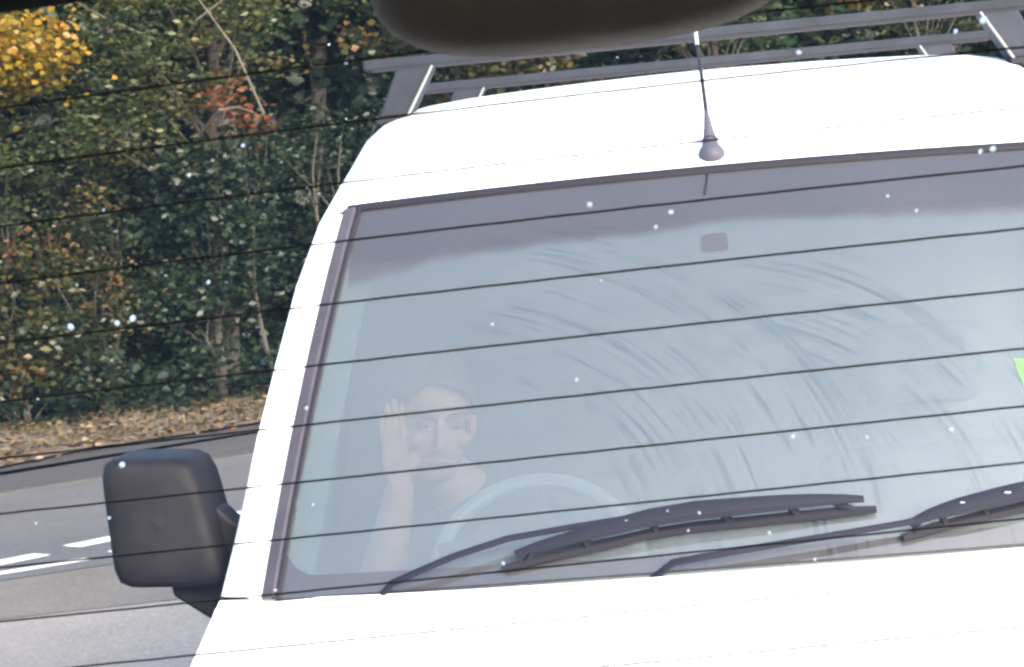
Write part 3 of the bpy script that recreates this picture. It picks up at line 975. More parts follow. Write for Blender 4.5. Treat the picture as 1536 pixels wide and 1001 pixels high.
def wheel(parent, x, y, r=0.32, w_=0.21):
    sgn = 1 if x > 0 else -1
    mb = MB()
    prof = [(r * .62, -w_ / 2), (r * .93, -w_ / 2), (r, -w_ * .36), (r, w_ * .36), (r * .93, w_ / 2), (r * .62, w_ / 2)]
    nn = 36
    v, f = [], []
    for i in range(nn):
        a = 2 * math.pi * i / nn
        for (rr, xx) in prof:
            v.append((xx, rr * math.cos(a), rr * math.sin(a)))
    m_ = len(prof)
    for i in range(nn):
        for k in range(m_):
            f.append((i * m_ + k, i * m_ + (k + 1) % m_, ((i + 1) % nn) * m_ + (k + 1) % m_, ((i + 1) % nn) * m_ + k))
    mb.add(v, f)
    wh = mb.build('wheel', 'tyre', parent)
    wh.location = (x - sgn * w_ / 2, y, r)
    mb = MB()
    v, f = [], []
    for i in range(nn):
        a = 2 * math.pi * i / nn
        for (rr, xx) in [(r * .64, .09), (r * .58, .085), (r * .45, .05), (r * .2, .07), (0.001, .08)]:
            v.append((sgn * xx, rr * math.cos(a), rr * math.sin(a)))
    for i in range(nn):
        for k in range(4):
            f.append((i * 5 + k, i * 5 + k + 1, ((i + 1) % nn) * 5 + k + 1, ((i + 1) % nn) * 5 + k))
    mb.add(v, f)
    rm = mb.build('rim', 'rim', wh)
    return wh
for x in (-0.94, 0.94):
    for y in (-0.10, 2.75):
        wheel(van, x, y)

# wipers
def wiper(arm_pts, blade_pts):
    w0 = empty('wiper', scr(arm_pts[0][0], arm_pts[0][1], 0.03)); w0.parent = van
    o = w0.location
    mb = MB()
    ap = [scr(x, s, off) - o for x, s, off in arm_pts]
    k = len(ap)
    mb.tube(ap, [0.0075 - 0.002 * i / (k - 1) for i in range(k)], 8, 0.7, up=(0, -.7, .7))
    mb.build('wiper_arm', 'wiper', w0)
    bp = [scr(x, s, 0.010) - o for x, s in blade_pts]
    k = len(bp)
    mb = MB()
    mb.tube(bp, [0.010 if 0 < i < k - 1 else 0.007 for i in range(k)], 6, 0.9, up=(0, -.7, .7))
    bl = mb.build('wiper_blade', 'rubber', w0)
    # pressed-metal carrier above the rubber, with claws
    nrm = Vector((0, -.71, .70))
    mb = MB()
    cp_ = []
    for i in range(17):
        a = 0.04 + 0.92 * i / 16
        j = a * (k - 1)
        p = bp[int(j)].lerp(bp[min(int(j) + 1, k - 1)], j - int(j))
        cp_.append(p + nrm * (0.012 + 0.020 * math.sin(math.pi * a) ** 0.6) + Vector((0, .35, .35)).normalized() * 0.010)
    mb.tube(cp_, [0.007 + 0.012 * math.sin(math.pi * i / 16) for i in range(17)], 8, 0.6, up=(0, -.7, .7))
    for a in (0.07, 0.24, 0.40, 0.60, 0.76, 0.93):
        j = a * (k - 1)
        p = bp[int(j)].lerp(bp[min(int(j) + 1, k - 1)], j - int(j))
        q = cp_[min(16, int(a * 16))]
        mb.tube([p, p.lerp(q, 0.6), q], [0.008, 0.007, 0.005], 6)
    mb.build('blade_carrier', 'wiper', w0)
    mb = MB()
    for a in (0.36, 0.40, 0.47, 0.49, 0.52, 0.56, 0.60):
        q = cp_[int(a * 16)] + Vector((random.uniform(-.012, .012), 0, 0))
        mb.ball(q + nrm * 0.008, (random.uniform(.005, .010), .003, .0022), 10, 6)
    wd = mb.build('water_beads', 'drop', w0); wd['kind'] = 'stuff'
    return w0
wiper([(-0.64, -0.012, -0.02), (-0.60, 0.0, 0.022), (-0.55, 0.014, .032), (-0.489, 0.036, .036), (-0.395, 0.066, .034), (-0.28, 0.08, .034), (-0.179, 0.090, .034), (-0.075, 0.098, .032)],
      [(-0.408, 0.022), (-0.33, 0.040), (-0.248, 0.053), (-0.16, 0.070), (-0.078, 0.078), (0.0, 0.080), (0.089, 0.083), (0.16, 0.085), (0.223, 0.085)])
wiper([(-0.17, -0.012, -0.02), (-0.12, 0.0, 0.022), (-0.06, 0.004, .028), (0.005, 0.010, .030), (0.139, 0.024, .030), (0.262, 0.038, .030), (0.37, 0.054, .032), (0.49, 0.072, .032)],
      [(0.26, 0.024), (0.31, 0.038), (0.363, 0.047), (0.463, 0.065), (0.56, 0.075), (0.66, 0.075), (0.74, 0.07)])
# aerial
ab = Vector((0.012, 0.672, 1.752))
ae = empty('aerial', ab); ae.parent = van
mb = MB()
mb.ball((0, 0.0, 0.004), (0.027, 0.034, 0.025), 20, 14)
mb.tube([(0, .006, .012), (-.001, .02, .036), (-.002, .034, .064), (-.003, .05, .09)], [0.0195, 0.0140, 0.0085, 0.005], 16)
mb.build('aerial_base', 'aerial', ae)
mb = MB()
mb.tube([(-.0005, .020, .0335), (-.0006, .0215, .0365)], [0.0163, 0.0155], 18)
mb.build('base_ring', 'rubber', ae)
mb = MB()
mb.tube([(-.002, .034, .062), (-.004, .08, .13), (-.006, .125, .190), (-.008, .160, .232)], [0.0048, 0.0042, 0.0038, 0.0034], 8)
mb.build('aerial_whip', 'rubber', ae)
mb = MB()
mb.tube([(-.008, .160, .232), (-.009, .20, .285)], [0.0040, 0.0042], 8)
mb.build('aerial_tip', 'trim_pale', ae)

# door mirrors
def door_mirror(sgn):
    root = empty('door_mirror', (sgn * 0.93, 0.38, 1.05)); root.parent = van
    sx = lambda x: sgn * (-x)      # coordinates below are for the left one, seen from the front
    # housing: rounded loft from the back of the case (towards the front of the van)
    secs = []
    for (y, g_, rr) in [(-0.1245, 0.001, 2), (-0.1242, 0.25, 3), (-0.1235, 0.5, 4.5), (-0.122, 0.72, 6), (-0.119, 0.86, 7), (-0.113, 0.93, 7.5), (-0.103, 0.968, 8), (-0.085, 0.99, 8), (-0.045, 1.0, 7), (0.0, 1.0, 7), (0.05, 0.99, 7)]:
        ring = []
        for i in range(40):
            a = 2 * math.pi * i / 40
            cx, cz = math.cos(a), math.sin(a)
            q = (abs(cx) ** rr + abs(cz) ** rr) ** (-1 / rr)
            X_, Z_ = cx * q * g_, cz * q * g_
            hw = 0.098
            xx = -0.118 + X_ * hw + lerp(0.004, 0.022, (X_ + 1) / 2) * (-Z_)
            zz = 0.122 + Z_ * 0.122 - 0.006 * X_
            ring.append((sgn * -xx if sgn > 0 else xx, y, zz))
        secs.append(ring)
    v = [p for r in secs for p in r]
    f = []
    for i in range(len(secs) - 1):
        for k in range(40):
            f.append((i * 40 + k, i * 40 + (k + 1) % 40, (i + 1) * 40 + (k + 1) % 40, (i + 1) * 40 + k))
    f.append(tuple(range(40)))
    mesh_obj('mirror_housing', v, f, 'plastic', root)
    gl = [(x * 0.93 + (sgn * 0.118 * 0.07), 0.045, 0.122 + (z - 0.122) * 0.93) for (x, y, z) in secs[-1]]
    mesh_obj('mirror_glass', gl, [tuple(range(40))], M['lens'], root, smooth=False)
    # arm: wedge from lower inner corner to the door, with a shoulder up the inner side
    mb = MB()
    def P(x, y, z): return (sgn * -x if sgn > 0 else x, y, z)
    out = [(-0.125, 0.018), (-0.120, -0.022), (-0.06, -0.066), (-0.005, -0.095), (0.03, -0.09), (0.03, 0.09), (0.0, 0.115), (-0.018, 0.135), (-0.05, 0.145), (-0.06, 0.10), (-0.07, 0.03)]
    n_ = len(out)
    v = [P(x, -0.05, z) for x, z in out] + [P(x, 0.03, z) for x, z in out]
    f = [tuple(range(n_)), tuple(range(2 * n_ - 1, n_ - 1, -1))] + [(i, n_ + i, n_ + (i + 1) % n_, (i + 1) % n_) for i in range(n_)]
    o = mesh_obj('mirror_arm', v, f, 'plastic', root, smooth=False)
    bevel(o, 0.008, 2)
    return root
door_mirror(-1)
door_mirror(1)

# roof bars
def roof_bar(y, z, x0, x1, fl, fr, foot_h, bar_h=0.025):
    root = empty('roof_bar', ((x0 + x1) / 2, y, z)); root.parent = van
    cx = root.location.x
    mb = MB(); mb.box((x0 - cx, -0.022, -bar_h / 2), (x1 - cx, 0.022, bar_h / 2))
    bevel(mb.build('crossbar', 'bar', root, smooth=False), 0.005)
    mb = MB(); mb.box((x0 - cx + 0.02, -0.0235, -bar_h * 0.5 - 0.004), (x1 - cx - 0.02, -0.006, -bar_h * 0.5 + 0.003)); mb.build('bar_groove', 'rubber', root, smooth=False)
    for xt, sgn in ((fl, -1), (fr, 1)):
        # foot: flares outwards going down; a bright folded edge on its inner side
        t0, t1 = xt - 0.042 - cx, xt + 0.042 - cx
        d = sgn * 0.045
        zb = -foot_h
        zt = -bar_h / 2 - 0.002
        v = []
        for yy in (-0.05, 0.05):
            v += [(t0, yy * 0.7, zt), (t1, yy * 0.7, zt), (t1 + d - (0.018 if sgn < 0 else -0.0), yy, zb), (t0 + d + (0.018 if sgn > 0 else 0.0), yy, zb)]
        f = [(0, 1, 2, 3), (7, 6, 5, 4), (0, 4, 5, 1), (1, 5, 6, 2), (2, 6, 7, 3), (3, 7, 4, 0)]
        ft = mesh_obj('bar_foot', v, f, 'bar', root, smooth=False)
        bevel(ft, 0.004)
        ia, ib = (v[1], v[2]) if sgn < 0 else (v[0], v[3])
        mb = MB(); mb.tube([Vector(ia) + Vector((0, -0.018, 0)), Vector(ib) + Vector((0, -0.006, 0))], [0.003, 0.0035], 6)
        mb.build('foot_edge', 'alu', ft)
        mb = MB(); mb.box((v[3][0] - 0.004, -0.06, zb - 0.012), (v[2][0] + 0.004, 0.06, zb)); mb.build('foot_pad', 'rubber', ft, smooth=False)
    return root
roof_bar(1.25, 2.040, -0.735, 0.80, -0.618, 0.665, 0.120)
roof_bar(2.20, 2.046, -0.735, 0.80, -0.590, 0.640, 0.120)

# van interior
rows = []
for y, z in [(0.02, 1.025), (0.16, 1.03), (0.34, 1.035), (0.44, 1.02), (0.47, 0.97), (0.45, 0.75), (0.40, 0.55)]:
    rows.append([(x, y + 0.12 * (x / .83) ** 2 * (1 if y < .3 else .3), z - 0.01 * abs(x)) for x in np.linspace(-0.82, 0.82, 17)])
grid(rows, 'dashboard', 'dash', van)
mb = MB(); mb.tube([(x, 0.44, 1.03 + 0.03 * math.cos((x + .38) / .2 * 1.3)) for x in np.linspace(-.56, -.2, 9)], 0.03, 8); mb.build('instrument_hood', 'dash', van)
rows = [[(x, 1.42 + 0.02 * math.sin(x * 9), z) for x in np.linspace(-hwz(z) + .02, hwz(z) - .02, 13)] for z in (0.35, 0.8, 1.2, 1.5, 1.7, 1.77)]
grid(rows, 'bulkhead', 'bulk', van)
rows = [[(x * 0.9 * RX[k] / .75, RY[k] + 0.03, RC[k] - 0.045 - 0.02 * abs(x)) for x in np.linspace(-.75, .75, 9)] for k in range(1, 9)]
grid(rows, 'roof_lining', 'bulk', van)
def seat(x):
    root = empty('seat', (x, 0.95, 0.32)); root.parent = van
    mb = MB(); mb.box((-.24, -.26, .10), (.24, .24, .28)); bevel(mb.build('cushion', 'seatcloth', root, smooth=True), 0.05, 3)
    mb = MB(); mb.box((-.24, .18, .26), (.24, .30, .82)); b = mb.build('backrest', 'seatcloth', root); bevel(b, 0.05, 3); b.rotation_euler = (R(-10), 0, 0); b.location = (0, -.02, 0)
    mb = MB(); mb.box((-.13, .28, .86), (.13, .36, 1.04)); bevel(mb.build('headrest', 'seatcloth', root), 0.035, 3)
seat(-0.44)
seat(0.44)
st = empty('steering_wheel', (-0.385, 0.50, 1.00), (R(52), 0, 0)); st.parent = van
mb = MB()
mb.tube([(0.195 * math.cos(2 * math.pi * i / 40), 0.195 * math.sin(2 * math.pi * i / 40), 0) for i in range(41)], 0.0155, 10, up=(0, 0, 1)); mb.build('wheel_rim', 'wheelgrey', st)
mb = MB(); mb.ball((0, 0, -0.02), (0.075, 0.065, 0.03), 16, 8); mb.build('wheel_hub', 'dash', st)
for a in (0, math.pi, -math.pi / 2):
    mb = MB(); mb.tube([(0.06 * math.cos(a), 0.06 * math.sin(a), -0.015), (0.19 * math.cos(a), 0.19 * math.sin(a), 0)], [0.02, 0.014], 8, 0.5); mb.build('spoke', 'dash', st)

# ------------------------------------------------------------------ the driver
def capsule(mb, pts, rads, n=14):
    mb.tube(pts, rads, n)
    mb.ball(pts[0], rads[0] * 0.98, 14, 8)
    mb.ball(pts[-1], rads[-1] * 0.98, 14, 8)

drv = empty('person', (0, 0, 0))
bpy.data.objects.remove(drv)
hc = Vector((-0.592, 0.76, 1.280))                       # head centre
hr = Euler((R(4), R(6), R(16))).to_matrix()              # turned a little to the right of the picture
def HP(x, y, z): return hc + hr @ (Vector((x, y, z)) * 1.08)      # face looks along -y
mb = MB()
mb.ball(HP(0, .012, .035), (.076, .096, .088), 24, 16, hr)           # cranium
mb.ball(HP(0, -.020, -.035), (.064, .072, .085), 24, 16, hr)         # face
mb.ball(HP(0, -.045, -.088), (.040, .040, .030), 18, 10, hr)         # jaw and chin
mb.ball(HP(0, -.080, .022), (.050, .016, .012), 16, 8, hr)           # brow ridge
for s_ in (-1, 1):
    mb.ball(HP(s_ * .043, -.062, -.028), (.022, .022, .018), 14, 8, hr)   # cheekbone
    mb.ball(HP(s_ * .077, .012, -.015), (.010, .020, .031), 14, 8, hr)    # ear
mb.tube([HP(0, -.086, .012), HP(0, -.098, -.018), HP(0, -.110, -.038)], [.009, .011, .015], 10)
mb.ball(HP(0, -.104, -.040), (.018, .014, .011), 12, 8, hr)
mb.ball(HP(0, -.088, -.070), (.027, .012, .010), 12, 8, hr)          # mouth
neckb = Vector((-0.50, 0.86, 1.06))
mb.tube([HP(0, .03, -.04), HP(0, .035, -.09), neckb], [.056, .055, .066], 16)
# torso, thighs
mb.tube([(-.46, .93, .56), (-.46, .95, .66), (-.47, .93, .84), (-.48, .89, .98), (-.50, .87, 1.06)], [.155, .15, .165, .165, .07], 20)
shR, shL = Vector((-.66, .87, 1.00)), Vector((-.31, .88, .99))
capsule(mb, [Vector((-.50, .88, 1.01)), shR], [.075, .066])
capsule(mb, [Vector((-.48, .88, 1.01)), shL], [.075, .066])
elR = Vector((-.725, .66, .93))
wrR = Vector((-.655, .645, 1.155))
capsule(mb, [shR, shR.lerp(elR, .5), elR], [.060, .054, .044])
capsule(mb, [elR, elR.lerp(wrR, .3), elR.lerp(wrR, .7), wrR], [.043, .046, .036, .029])
elL = Vector((-.27, .72, .80)); wrL = Vector((-.25, .50, .90))
capsule(mb, [shL, elL], [.060, .044]); capsule(mb, [elL, elL.lerp(wrL, .35), wrL], [.043, .044, .028])
for s_, kx in ((-.56, -.60), (-.36, -.32)):
    capsule(mb, [Vector((s_, .92, .62)), Vector((kx, .50, .66))], [.095, .065])
    capsule(mb, [Vector((kx, .50, .66)), Vector((kx, .46, .52)), Vector((kx, .40, .36))], [.064, .062, .042])
    mb.ball((kx, .33, .345), (.05, .13, .04), 14, 8)
# right hand flat against the cheek: palm, four fingers up, thumb under the jaw
def hand(wr, up, out, nrm, curl):
    """up: finger direction, out: towards little finger, nrm: towards the palm side."""
    up, out, nrm = up.normalized(), out.normalized(), nrm.normalized()
    pc = wr + up * .052
    rot = Matrix((out, nrm, up)).transposed()
    mb.ball(pc, (.043, .017, .055), 18, 12, rot)
    mb.ball(wr + up * .012, (.030, .02, .03), 14, 8, rot)
    for k, (o_, ln, r_) in enumerate([(-.032, .070, .0088), (-.011, .080, .0092), (.011, .074, .0088), (.031, .058, .0078)]):
        a = pc + out * o_ + up * .040
        sp = out * (o_ * .10)
        b_ = a + up * ln * .48 + nrm * curl * .3 * ln + sp
        c_ = b_ + up * ln * .32 + nrm * curl * .45 * ln + sp * .5
        d_ = c_ + up * ln * .22 + nrm * curl * .5 * ln
        capsule(mb, [a, b_, c_, d_], [r_ * 1.05, r_, r_ * .92, r_ * .8], 10)
    a = wr + up * .028 - out * .030
    capsule(mb, [a, a + up * .026 - out * .024 + nrm * .010, a + up * .055 - out * .030 + nrm * .018], [.014, .0115, .009], 10)
hand(wrR, Vector((-.05, .02, 1)), Vector((-.45, -.89, 0)), Vector((.85, -.35, .1)), .06)
hand(wrL, Vector((-.1, -.75, .55)), Vector((1, 0, 0)), Vector((0, -.5, -.8)), .6)
person = mb.build('person', 'skin', None)
tag(person, 'van driver in a dark short-sleeved top resting his cheek against his raised hand', 'person')
md = person.modifiers.new('fuse', 'REMESH'); md.mode = 'VOXEL'; md.voxel_size = 0.0042; md.use_smooth_shade = True
md = person.modifiers.new('soften', 'SMOOTH'); md.factor = 0.5; md.iterations = 4
# hair
rows = []
for i in range(13):
    ph = i / 12 * 1.95
    r = []
    for j in range(97):
        a = 2 * math.pi * j / 96
        x, y = math.sin(ph) * math.cos(a), math.sin(ph) * math.sin(a)
        lim = 1.0
        if y < 0:                      # hairline: stops above the forehead
            lim = lerp(1.0, 0.60, min(1, -math.sin(a) ** 1 if False else max(0, -math.sin(a))))
        if y < 0.2:
            lim *= 1 + 0.03 * math.sin(5 * a + 1) + 0.015 * math.sin(31 * a + 1) + 0.012 * math.sin(67 * a)
        p2 = ph * lim
        x, y, z = math.sin(p2) * math.cos(a), math.sin(p2) * math.sin(a), math.cos(p2)
        jit = 1 + 0.02 * math.sin(17 * a + 5 * ph)
        r.append(HP(x * .080 * jit, .013 + y * .101 * jit, .036 + z * .094 * jit))
    rows.append(r)
grid(rows, 'hair', 'hair', person, thick=0.006, auto=None)
for s_ in (-1, 1):
    mb = MB(); mb.tube([HP(s_ * .018, -.094, .020), HP(s_ * .034, -.093, .025), HP(s_ * .052, -.080, .019)], [.004, .005, .003], 6, 0.6); mb.build('eyebrow', 'browdark', person)
    mb = MB(); mb.ball(HP(s_ * .032, -.082, .000), (.013, .007, .006), 12, 8, hr); mb.build('eye', 'browdark', person)
mb = MB(); mb.tube([HP(-.024, -.094, -.069), HP(0, -.101, -.067), HP(.024, -.094, -.069)], [.003, .0055, .003], 8, 0.7); mb.build('lips', 'lip', person)
# shirt and trousers, a little outside the body
mb = MB()
mb.tube([(-.46, .92, .60), (-.46, .94, .70), (-.47, .93, .84), (-.48, .89, .97), (-.49, .88, 1.04)], [.17, .165, .178, .185, .115], 20)
mb.tube([(-.49, .88, 1.02), (-.51, .862, 1.08), (-.535, .842, 1.125), (-.54, .835, 1.14)], [.135, .104, .082, .078], 20)
for sh, el in ((shR, elR), (shL, elL)):
    capsule(mb, [Vector((-.49, .88, 1.0)), sh], [.085, .078]); capsule(mb, [sh, sh.lerp(el, .55)], [.074, .068])
sh_ = mb.build('shirt', 'shirt', person)
md = sh_.modifiers.new('fuse', 'REMESH'); md.mode = 'VOXEL'; md.voxel_size = 0.008; md.use_smooth_shade = True
md = sh_.modifiers.new('soften', 'SMOOTH'); md.factor = 0.5; md.iterations = 5
mb = MB()
mb.ball((-.46, .93, .60), (.19, .17, .13), 18, 12)
for s_, kx in ((-.56, -.60), (-.36, -.32)):
    capsule(mb, [Vector((s_, .92, .62)), Vector((kx, .50, .66))], [.108, .078]); capsule(mb, [Vector((kx, .50, .66)), Vector((kx, .42, .40))], [.077, .06])
tr_ = mb.build('trousers', 'trousers', person)
md = tr_.modifiers.new('fuse', 'REMESH'); md.mode = 'VOXEL'; md.voxel_size = 0.01; md.use_smooth_shade = True
person.rotation_euler = (0, 0, VANR)
person.location = (VANX, VANY, 0)

# ------------------------------------------------------------------ the car the picture is taken from
car = empty('car', (0.047, 1.05, 0), (0, R(-1.35), R(-4.6)))
tag(car, 'dark interior of the car in front, seen round its heated rear window', 'car')
TAN = math.tan(R(22))
def rg(x, z, off=0.0):
    return Vector((x, (1.55 - z) * TAN - 0.16 * x * x + off, z))
ZT = 1.767
WB = 1.26
def ztop(x): return ZT - 0.055 * x * x
rows = []
for a in np.linspace(0, 1, 16):
    rows.append([rg(x, lerp(WB - 0.02 * x * x, ztop(x) + 0.02, a)) for x in np.linspace(-0.64, 0.64, 33)])
rw = grid(rows, 'rear_window', 'rearglass', car)
W0 = {i: (1.646 - 0.0295 * (i - 4) if i > 3 else 1.646 + 0.0272 * (4 - i)) for i in range(1, 18)}
for i in range(1, 17):
    z0 = W0[i]
    if z0 < WB + 0.01: break
    k = max(-0.03, 0.072 - 0.0112 * i)
    mb = MB()
    v, f = [], []
    xs_ = np.linspace(-0.60, 0.60, 61)
    hgt = 0.00052
    for x in xs_:
        zz = z0 - k * x * x + 0.0001 * math.sin(x * 170 + i)
        for (oy, oz) in ((-0.0012, -hgt), (-0.0012, hgt), (-0.0006, hgt), (-0.0006, -hgt)):
            v.append(rg(x, zz + oz, oy))
    for q in range(60):
        for c in range(4):
            f.append((q * 4 + c, q * 4 + (c + 1) % 4, q * 4 + 4 + (c + 1) % 4, q * 4 + 4 + c))
    mesh_obj('heater_wire', v, f, 'wire', rw, smooth=False)
for sgn in (-1, 1):
    mb = MB(); mb.tube([rg(sgn * 0.605, z, -0.001) for z in np.linspace(WB + .03, ZT - .05, 12)], 0.005, 6); mb.build('bus_bar', 'wire', rw)

SPECKS = [(0.0371, 1.6501, 1.9), (0.0748, 1.6427, 1.6), (0.0669, 1.6363, 1.4), (-0.0172, 1.5975, 1.1), (0.1225, 1.5263, 1.8), (0.1585, 1.5225, 1.3), (-0.0301, 1.4727, 1.6), (-0.1486, 1.47, 1.3), (-0.1147, 1.5648, 1.3), (-0.1207, 1.5144, 1.0), (-0.0658, 1.7264, 1.6), (-0.1203, 1.6941, 1.6), (-0.1481, 1.6831, 1.3), (-0.1497, 1.6319, 1.6), (-0.2112, 1.5453, 2.3), (-0.2239, 1.5181, 1.4), (-0.2608, 1.5193, 1.1), (-0.1906, 1.4472, 1.1), (-0.22, 1.6171, 2.3), (-0.1974, 1.6167, 2.6), (-0.1895, 1.6182, 2.3), (0.2109, 1.7103, 1.9), (0.2234, 1.7138, 2.3), (0.1405, 1.7088, 1.9), (0.2194, 1.6557, 1.6), (0.2251, 1.6563, 2.3), (0.1761, 1.6397, 1.3), (0.1889, 1.6315, 1.1), (0.0379, 1.6135, 1.0), (0.1995, 1.5225, 1.4), (0.128, 1.4599, 1.1), (0.1064, 1.4765, 1.1), (0.0658, 1.4814, 1.1), (0.0565, 1.4931, 1.0), (0.0724, 1.4905, 1.1), (0.0199, 1.5658, 1.0), (-0.1915, 1.6712, 0.8), (-0.2442, 1.5833, 1.0), (-0.2123, 1.6371, 0.8)]  # real drops, plus a few white ones added for sky gaps in the hedge
# more of them over the rest of the glass
rr_ = random.Random(3)
for _ in range(26):
    x = rr_.uniform(0.27, 0.58) * rr_.choice((-1, 1))
    SPECKS.append((x, rr_.uniform(1.32, 1.71), rr_.uniform(0.8, 1.9)))
for (x, z, r_) in SPECKS:
    rad = r_ * 0.001 * rr_.uniform(0.55, 0.8)
    z = z - 0.0105 * x
    p = rg(x, z, 0.0006)
    v, f = [tuple(p + Vector((0, rad * 0.55, 0)))], []
    e_, ph_ = rr_.uniform(0.7, 1.0), rr_.uniform(0, 3)
    for q, (g_, hh) in enumerate(((0.65, 0.42), (1.0, 0.0))):
        for k in range(10):
            a = 2 * math.pi * k / 10
            j = 1 + 0.12 * math.sin(2 * a + ph_)
            v.append(tuple(p + Vector((rad * g_ * math.cos(a) * e_ * j, rad * hh, rad * g_ * math.sin(a) * j))))
    for k in range(10):
        f.append((0, 1 + (k + 1) % 10, 1 + k))
        f.append((1 + k, 1 + (k + 1) % 10, 11 + (k + 1) % 10, 11 + k))
    mesh_obj('drop_or_gap_speck', v, f, 'drop', rw)

# high brake lamp cover hanging from the top of the window frame
BX, BYY, BZ = 0.047, -0.115, 1.717
bl = empty('brake_lamp_cover', (BX, BYY, BZ)); bl.parent = car
rows = []
NU, NV = 48, 22
for j in range(NV + 1):
    ph = math.pi * (0.5 + 0.5 * j / NV)                 # equator down to the bottom
    r = []
    for i in range(NU + 1):
        a = 2 * math.pi * i / NU
        ce = lambda q, e: math.copysign(abs(q) ** e, q)
        ex, ez = 0.55, 0.62
        cr = abs(math.sin(ph)) ** ez
        x = 0.0925 * cr * ce(math.cos(a), ex)
        x *= 1.0 if x < 0 else 1.06
        y = 0.045 * cr * ce(math.sin(a), 0.8)
        z = -0.040 * abs(math.cos(ph)) ** (0.75 if x < 0 else 0.85) + 0.040
        r.append((x, y, z))
    rows.append(r)
rows.insert(0, [(p[0], p[1], 0.09) for p in rows[0]])
grid(rows, 'lamp_housing', 'interior', bl, auto=None)
mb = MB()
sp = []
for i in range(14):
    a = R(200) + R(120) * i / 13
    sp.append((-0.058 + 0.010 * math.cos(a), -0.0425, 0.018 + 0.007 * math.sin(a)))
mb.tube(sp, 0.00025, 6); mb.build('cover_seam', 'interior', bl)
mb = MB(); mb.box((-0.08, 0.05, 0.05), (0.08, 0.064, 0.075)); bevel(mb.build('lamp_lens', 'redlens', bl, smooth=False), 0.004)

# window frame trim round the glass
def frame_pt(u):
    pass
top_in = [rg(x, ztop(x), -0.012) for x in np.linspace(-0.66, 0.66, 41)]
top_mid = [Vector((p.x, p.y - 0.05, p.z + 0.012)) for p in top_in]
top_up = [Vector((p.x, p.y - 0.10, p.z + 0.06)) for p in top_in]
top_gl = [rg(x, ztop(x) + 0.012, -0.002) for x in np.linspace(-0.66, 0.66, 41)]
grid([top_gl, top_in, top_mid, top_up], 'window_header', 'lining', car)
for sgn in (-1, 1):
    zz = np.linspace(WB - 0.02, ZT - 0.01, 16)
    a = [rg(sgn * 0.60, z, -0.004) for z in zz]
    b = [rg(sgn * 0.615, z, -0.03) for z in zz]
    c = [Vector((sgn * 0.70, p.y - 0.16, p.z)) for p in b]
    grid([a, b, c], 'rear_pillar_trim', 'lining', car)
bot0 = [rg(x, WB - 0.02 * x * x + 0.015, -0.004) for x in np.linspace(-0.64, 0.64, 25)]
bot1 = [Vector((p.x, p.y - 0.03, p.z - 0.01)) for p in bot0]
bot2 = [Vector((p.x, p.y - 0.06, 0.95)) for p in bot0]
bot3 = [Vector((p.x, p.y - 0.05, 0.45)) for p in bot0]
grid([bot0, bot1, bot2, bot3], 'tailgate_trim', 'interior', car)
# roof: lining inside, painted skin outside
rows_i, rows_o = [], []
for y in [-0.16, -0.4, -1.0, -1.6, -2.1]:
    rows_i.append([(x, y, 1.845 - 0.07 * x * x) for x in np.linspace(-0.72, 0.72, 13)])
    rows_o.append([(x, y, 1.885 - 0.07 * x * x) for x in np.linspace(-0.76, 0.76, 13)])
rows_o.insert(0, [(x, -0.07, 1.80 - 0.06 * x * x) for x in np.linspace(-0.74, 0.74, 13)])
grid(rows_i, 'headlining', 'lining', car)
grid(rows_o, 'roof_skin', 'carpaint', car)
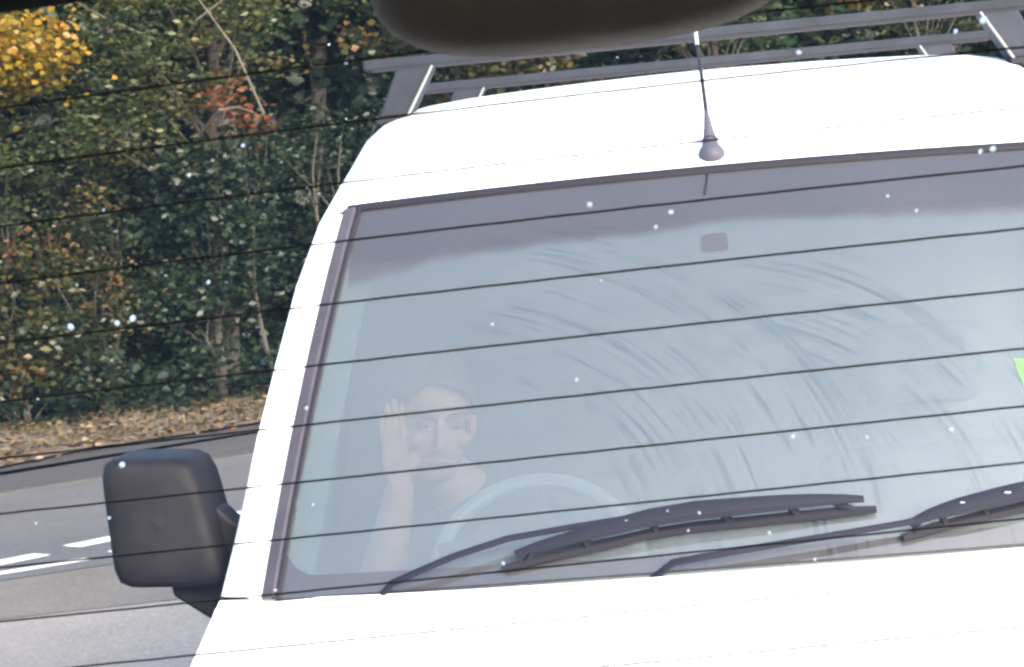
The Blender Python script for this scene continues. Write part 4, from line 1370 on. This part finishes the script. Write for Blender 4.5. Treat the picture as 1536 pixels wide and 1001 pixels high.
# outer body: tailgate, sides with window openings, front
grid([[(x, y - 0.10 * (x / .85) ** 2, z) for x in np.linspace(-0.86, 0.86, 17)] for y, z in [(0.125, 1.25), (0.20, 1.10), (0.24, 0.85), (0.25, 0.6), (0.22, 0.42)]], 'tailgate', 'carpaint', car)
grid([[(x, y - 0.12 * (x / .88) ** 2, z) for x in np.linspace(-0.88, 0.88, 17)] for y, z in [(0.27, 0.58), (0.34, 0.52), (0.34, 0.34), (0.25, 0.26)]], 'rear_bumper', 'plastic', car)
for sgn in (-1, 1):
    prof = [(0.28, .86), (0.6, .89), (0.9, .90), (1.10, .88), (1.16, .86), (1.45, .80), (1.70, .735), (1.78, .715), (1.82, .70)]
    yy = [0.10, -0.02, -0.12, -0.30, -0.55, -0.86, -0.92, -1.3, -1.68, -1.74, -2.2, -2.5, -2.7]
    rows = []
    for z, hx in prof:
        rows.append([(sgn * hx, (lerp(y, y - 0.2, max(0, (z - 1.1) / 0.7)) if k < 3 else y) + (0 if k < 9 else -(1.82 - z) * 0.55 * (k - 8) / 4 if z > 1.1 else -0.40 * (k - 8) / 4), z) for k, y in enumerate(yy)])
    hole = lambda i, j: 4 <= i < 6 and j in (3, 4, 6, 7, 9, 10, 11)
    grid(rows, 'side_body', 'carpaint', car, skip=hole)
    for js in ((3, 5), (6, 8), (9, 12)):
        grid([[rows[i][j] for j in range(js[0], js[1] + 1)] for i in (4, 5, 6)], 'side_window', 'sideglass', car)
    grid([[(r[0] - sgn * 0.05, r[1], r[2]) for r in row[2:]] for row in rows[1:5]], 'door_trim', 'interior', car)
    mb = MB(); mb.box((-0.10, 0, 0), (0.10, 0.03, 0.30)); q = mb.build('tail_lamp', 'redlens', car, smooth=False); q.location = (sgn * 0.74, 0.165, 0.80); q.rotation_euler = (0, 0, R(-12 * sgn)); bevel(q, 0.01)
grid([[(x, y + 0.15 * (x / .85) ** 2, z) for x in np.linspace(-0.88, 0.88, 13)] for y, z in [(-2.95, 1.12), (-3.4, 1.02), (-3.8, 0.88), (-3.95, 0.65), (-3.98, 0.30)]], 'bonnet', 'carpaint', car)
grid([[(x * lerp(.74, .84, a), lerp(-2.1, -2.95, a) + 0.08 * x * x, lerp(1.84, 1.12, a)) for x in np.linspace(-1, 1, 13)] for a in np.linspace(0, 1, 6)], 'windscreen', 'sideglass', car)
for sgn in (-1, 1):
    grid([[(sgn * .90, -2.65, z), (sgn * .90, -3.2, z), (sgn * .89, -3.75, z * .95)] for z in (0.55, 0.8, 1.03)], 'front_wing', 'carpaint', car)
mb = MB(); mb.box((-0.84, -3.8, 0.24), (0.84, 0.18, 0.30)); mb.build('floor_pan', 'lining', car, smooth=False)
for x in (-0.9, 0.9):
    for y in (-0.45, -3.15):
        wheel(car, x, y, 0.32, 0.2)
def car_seat(x, y):
    root = empty('seat', (x, y, 0.35)); root.parent = car
    mb = MB(); mb.box((-.23, -.25, .1), (.23, .25, .26)); bevel(mb.build('cushion', 'seatcloth', root), 0.05, 3)
    mb = MB(); mb.box((-.23, .2, .22), (.23, .32, .80)); bevel(mb.build('backrest', 'seatcloth', root), 0.05, 3)
for x in (-0.4, 0.4):
    car_seat(x, -2.0)

# things that carry a part and have no look of their own stay Empties; nothing else to do
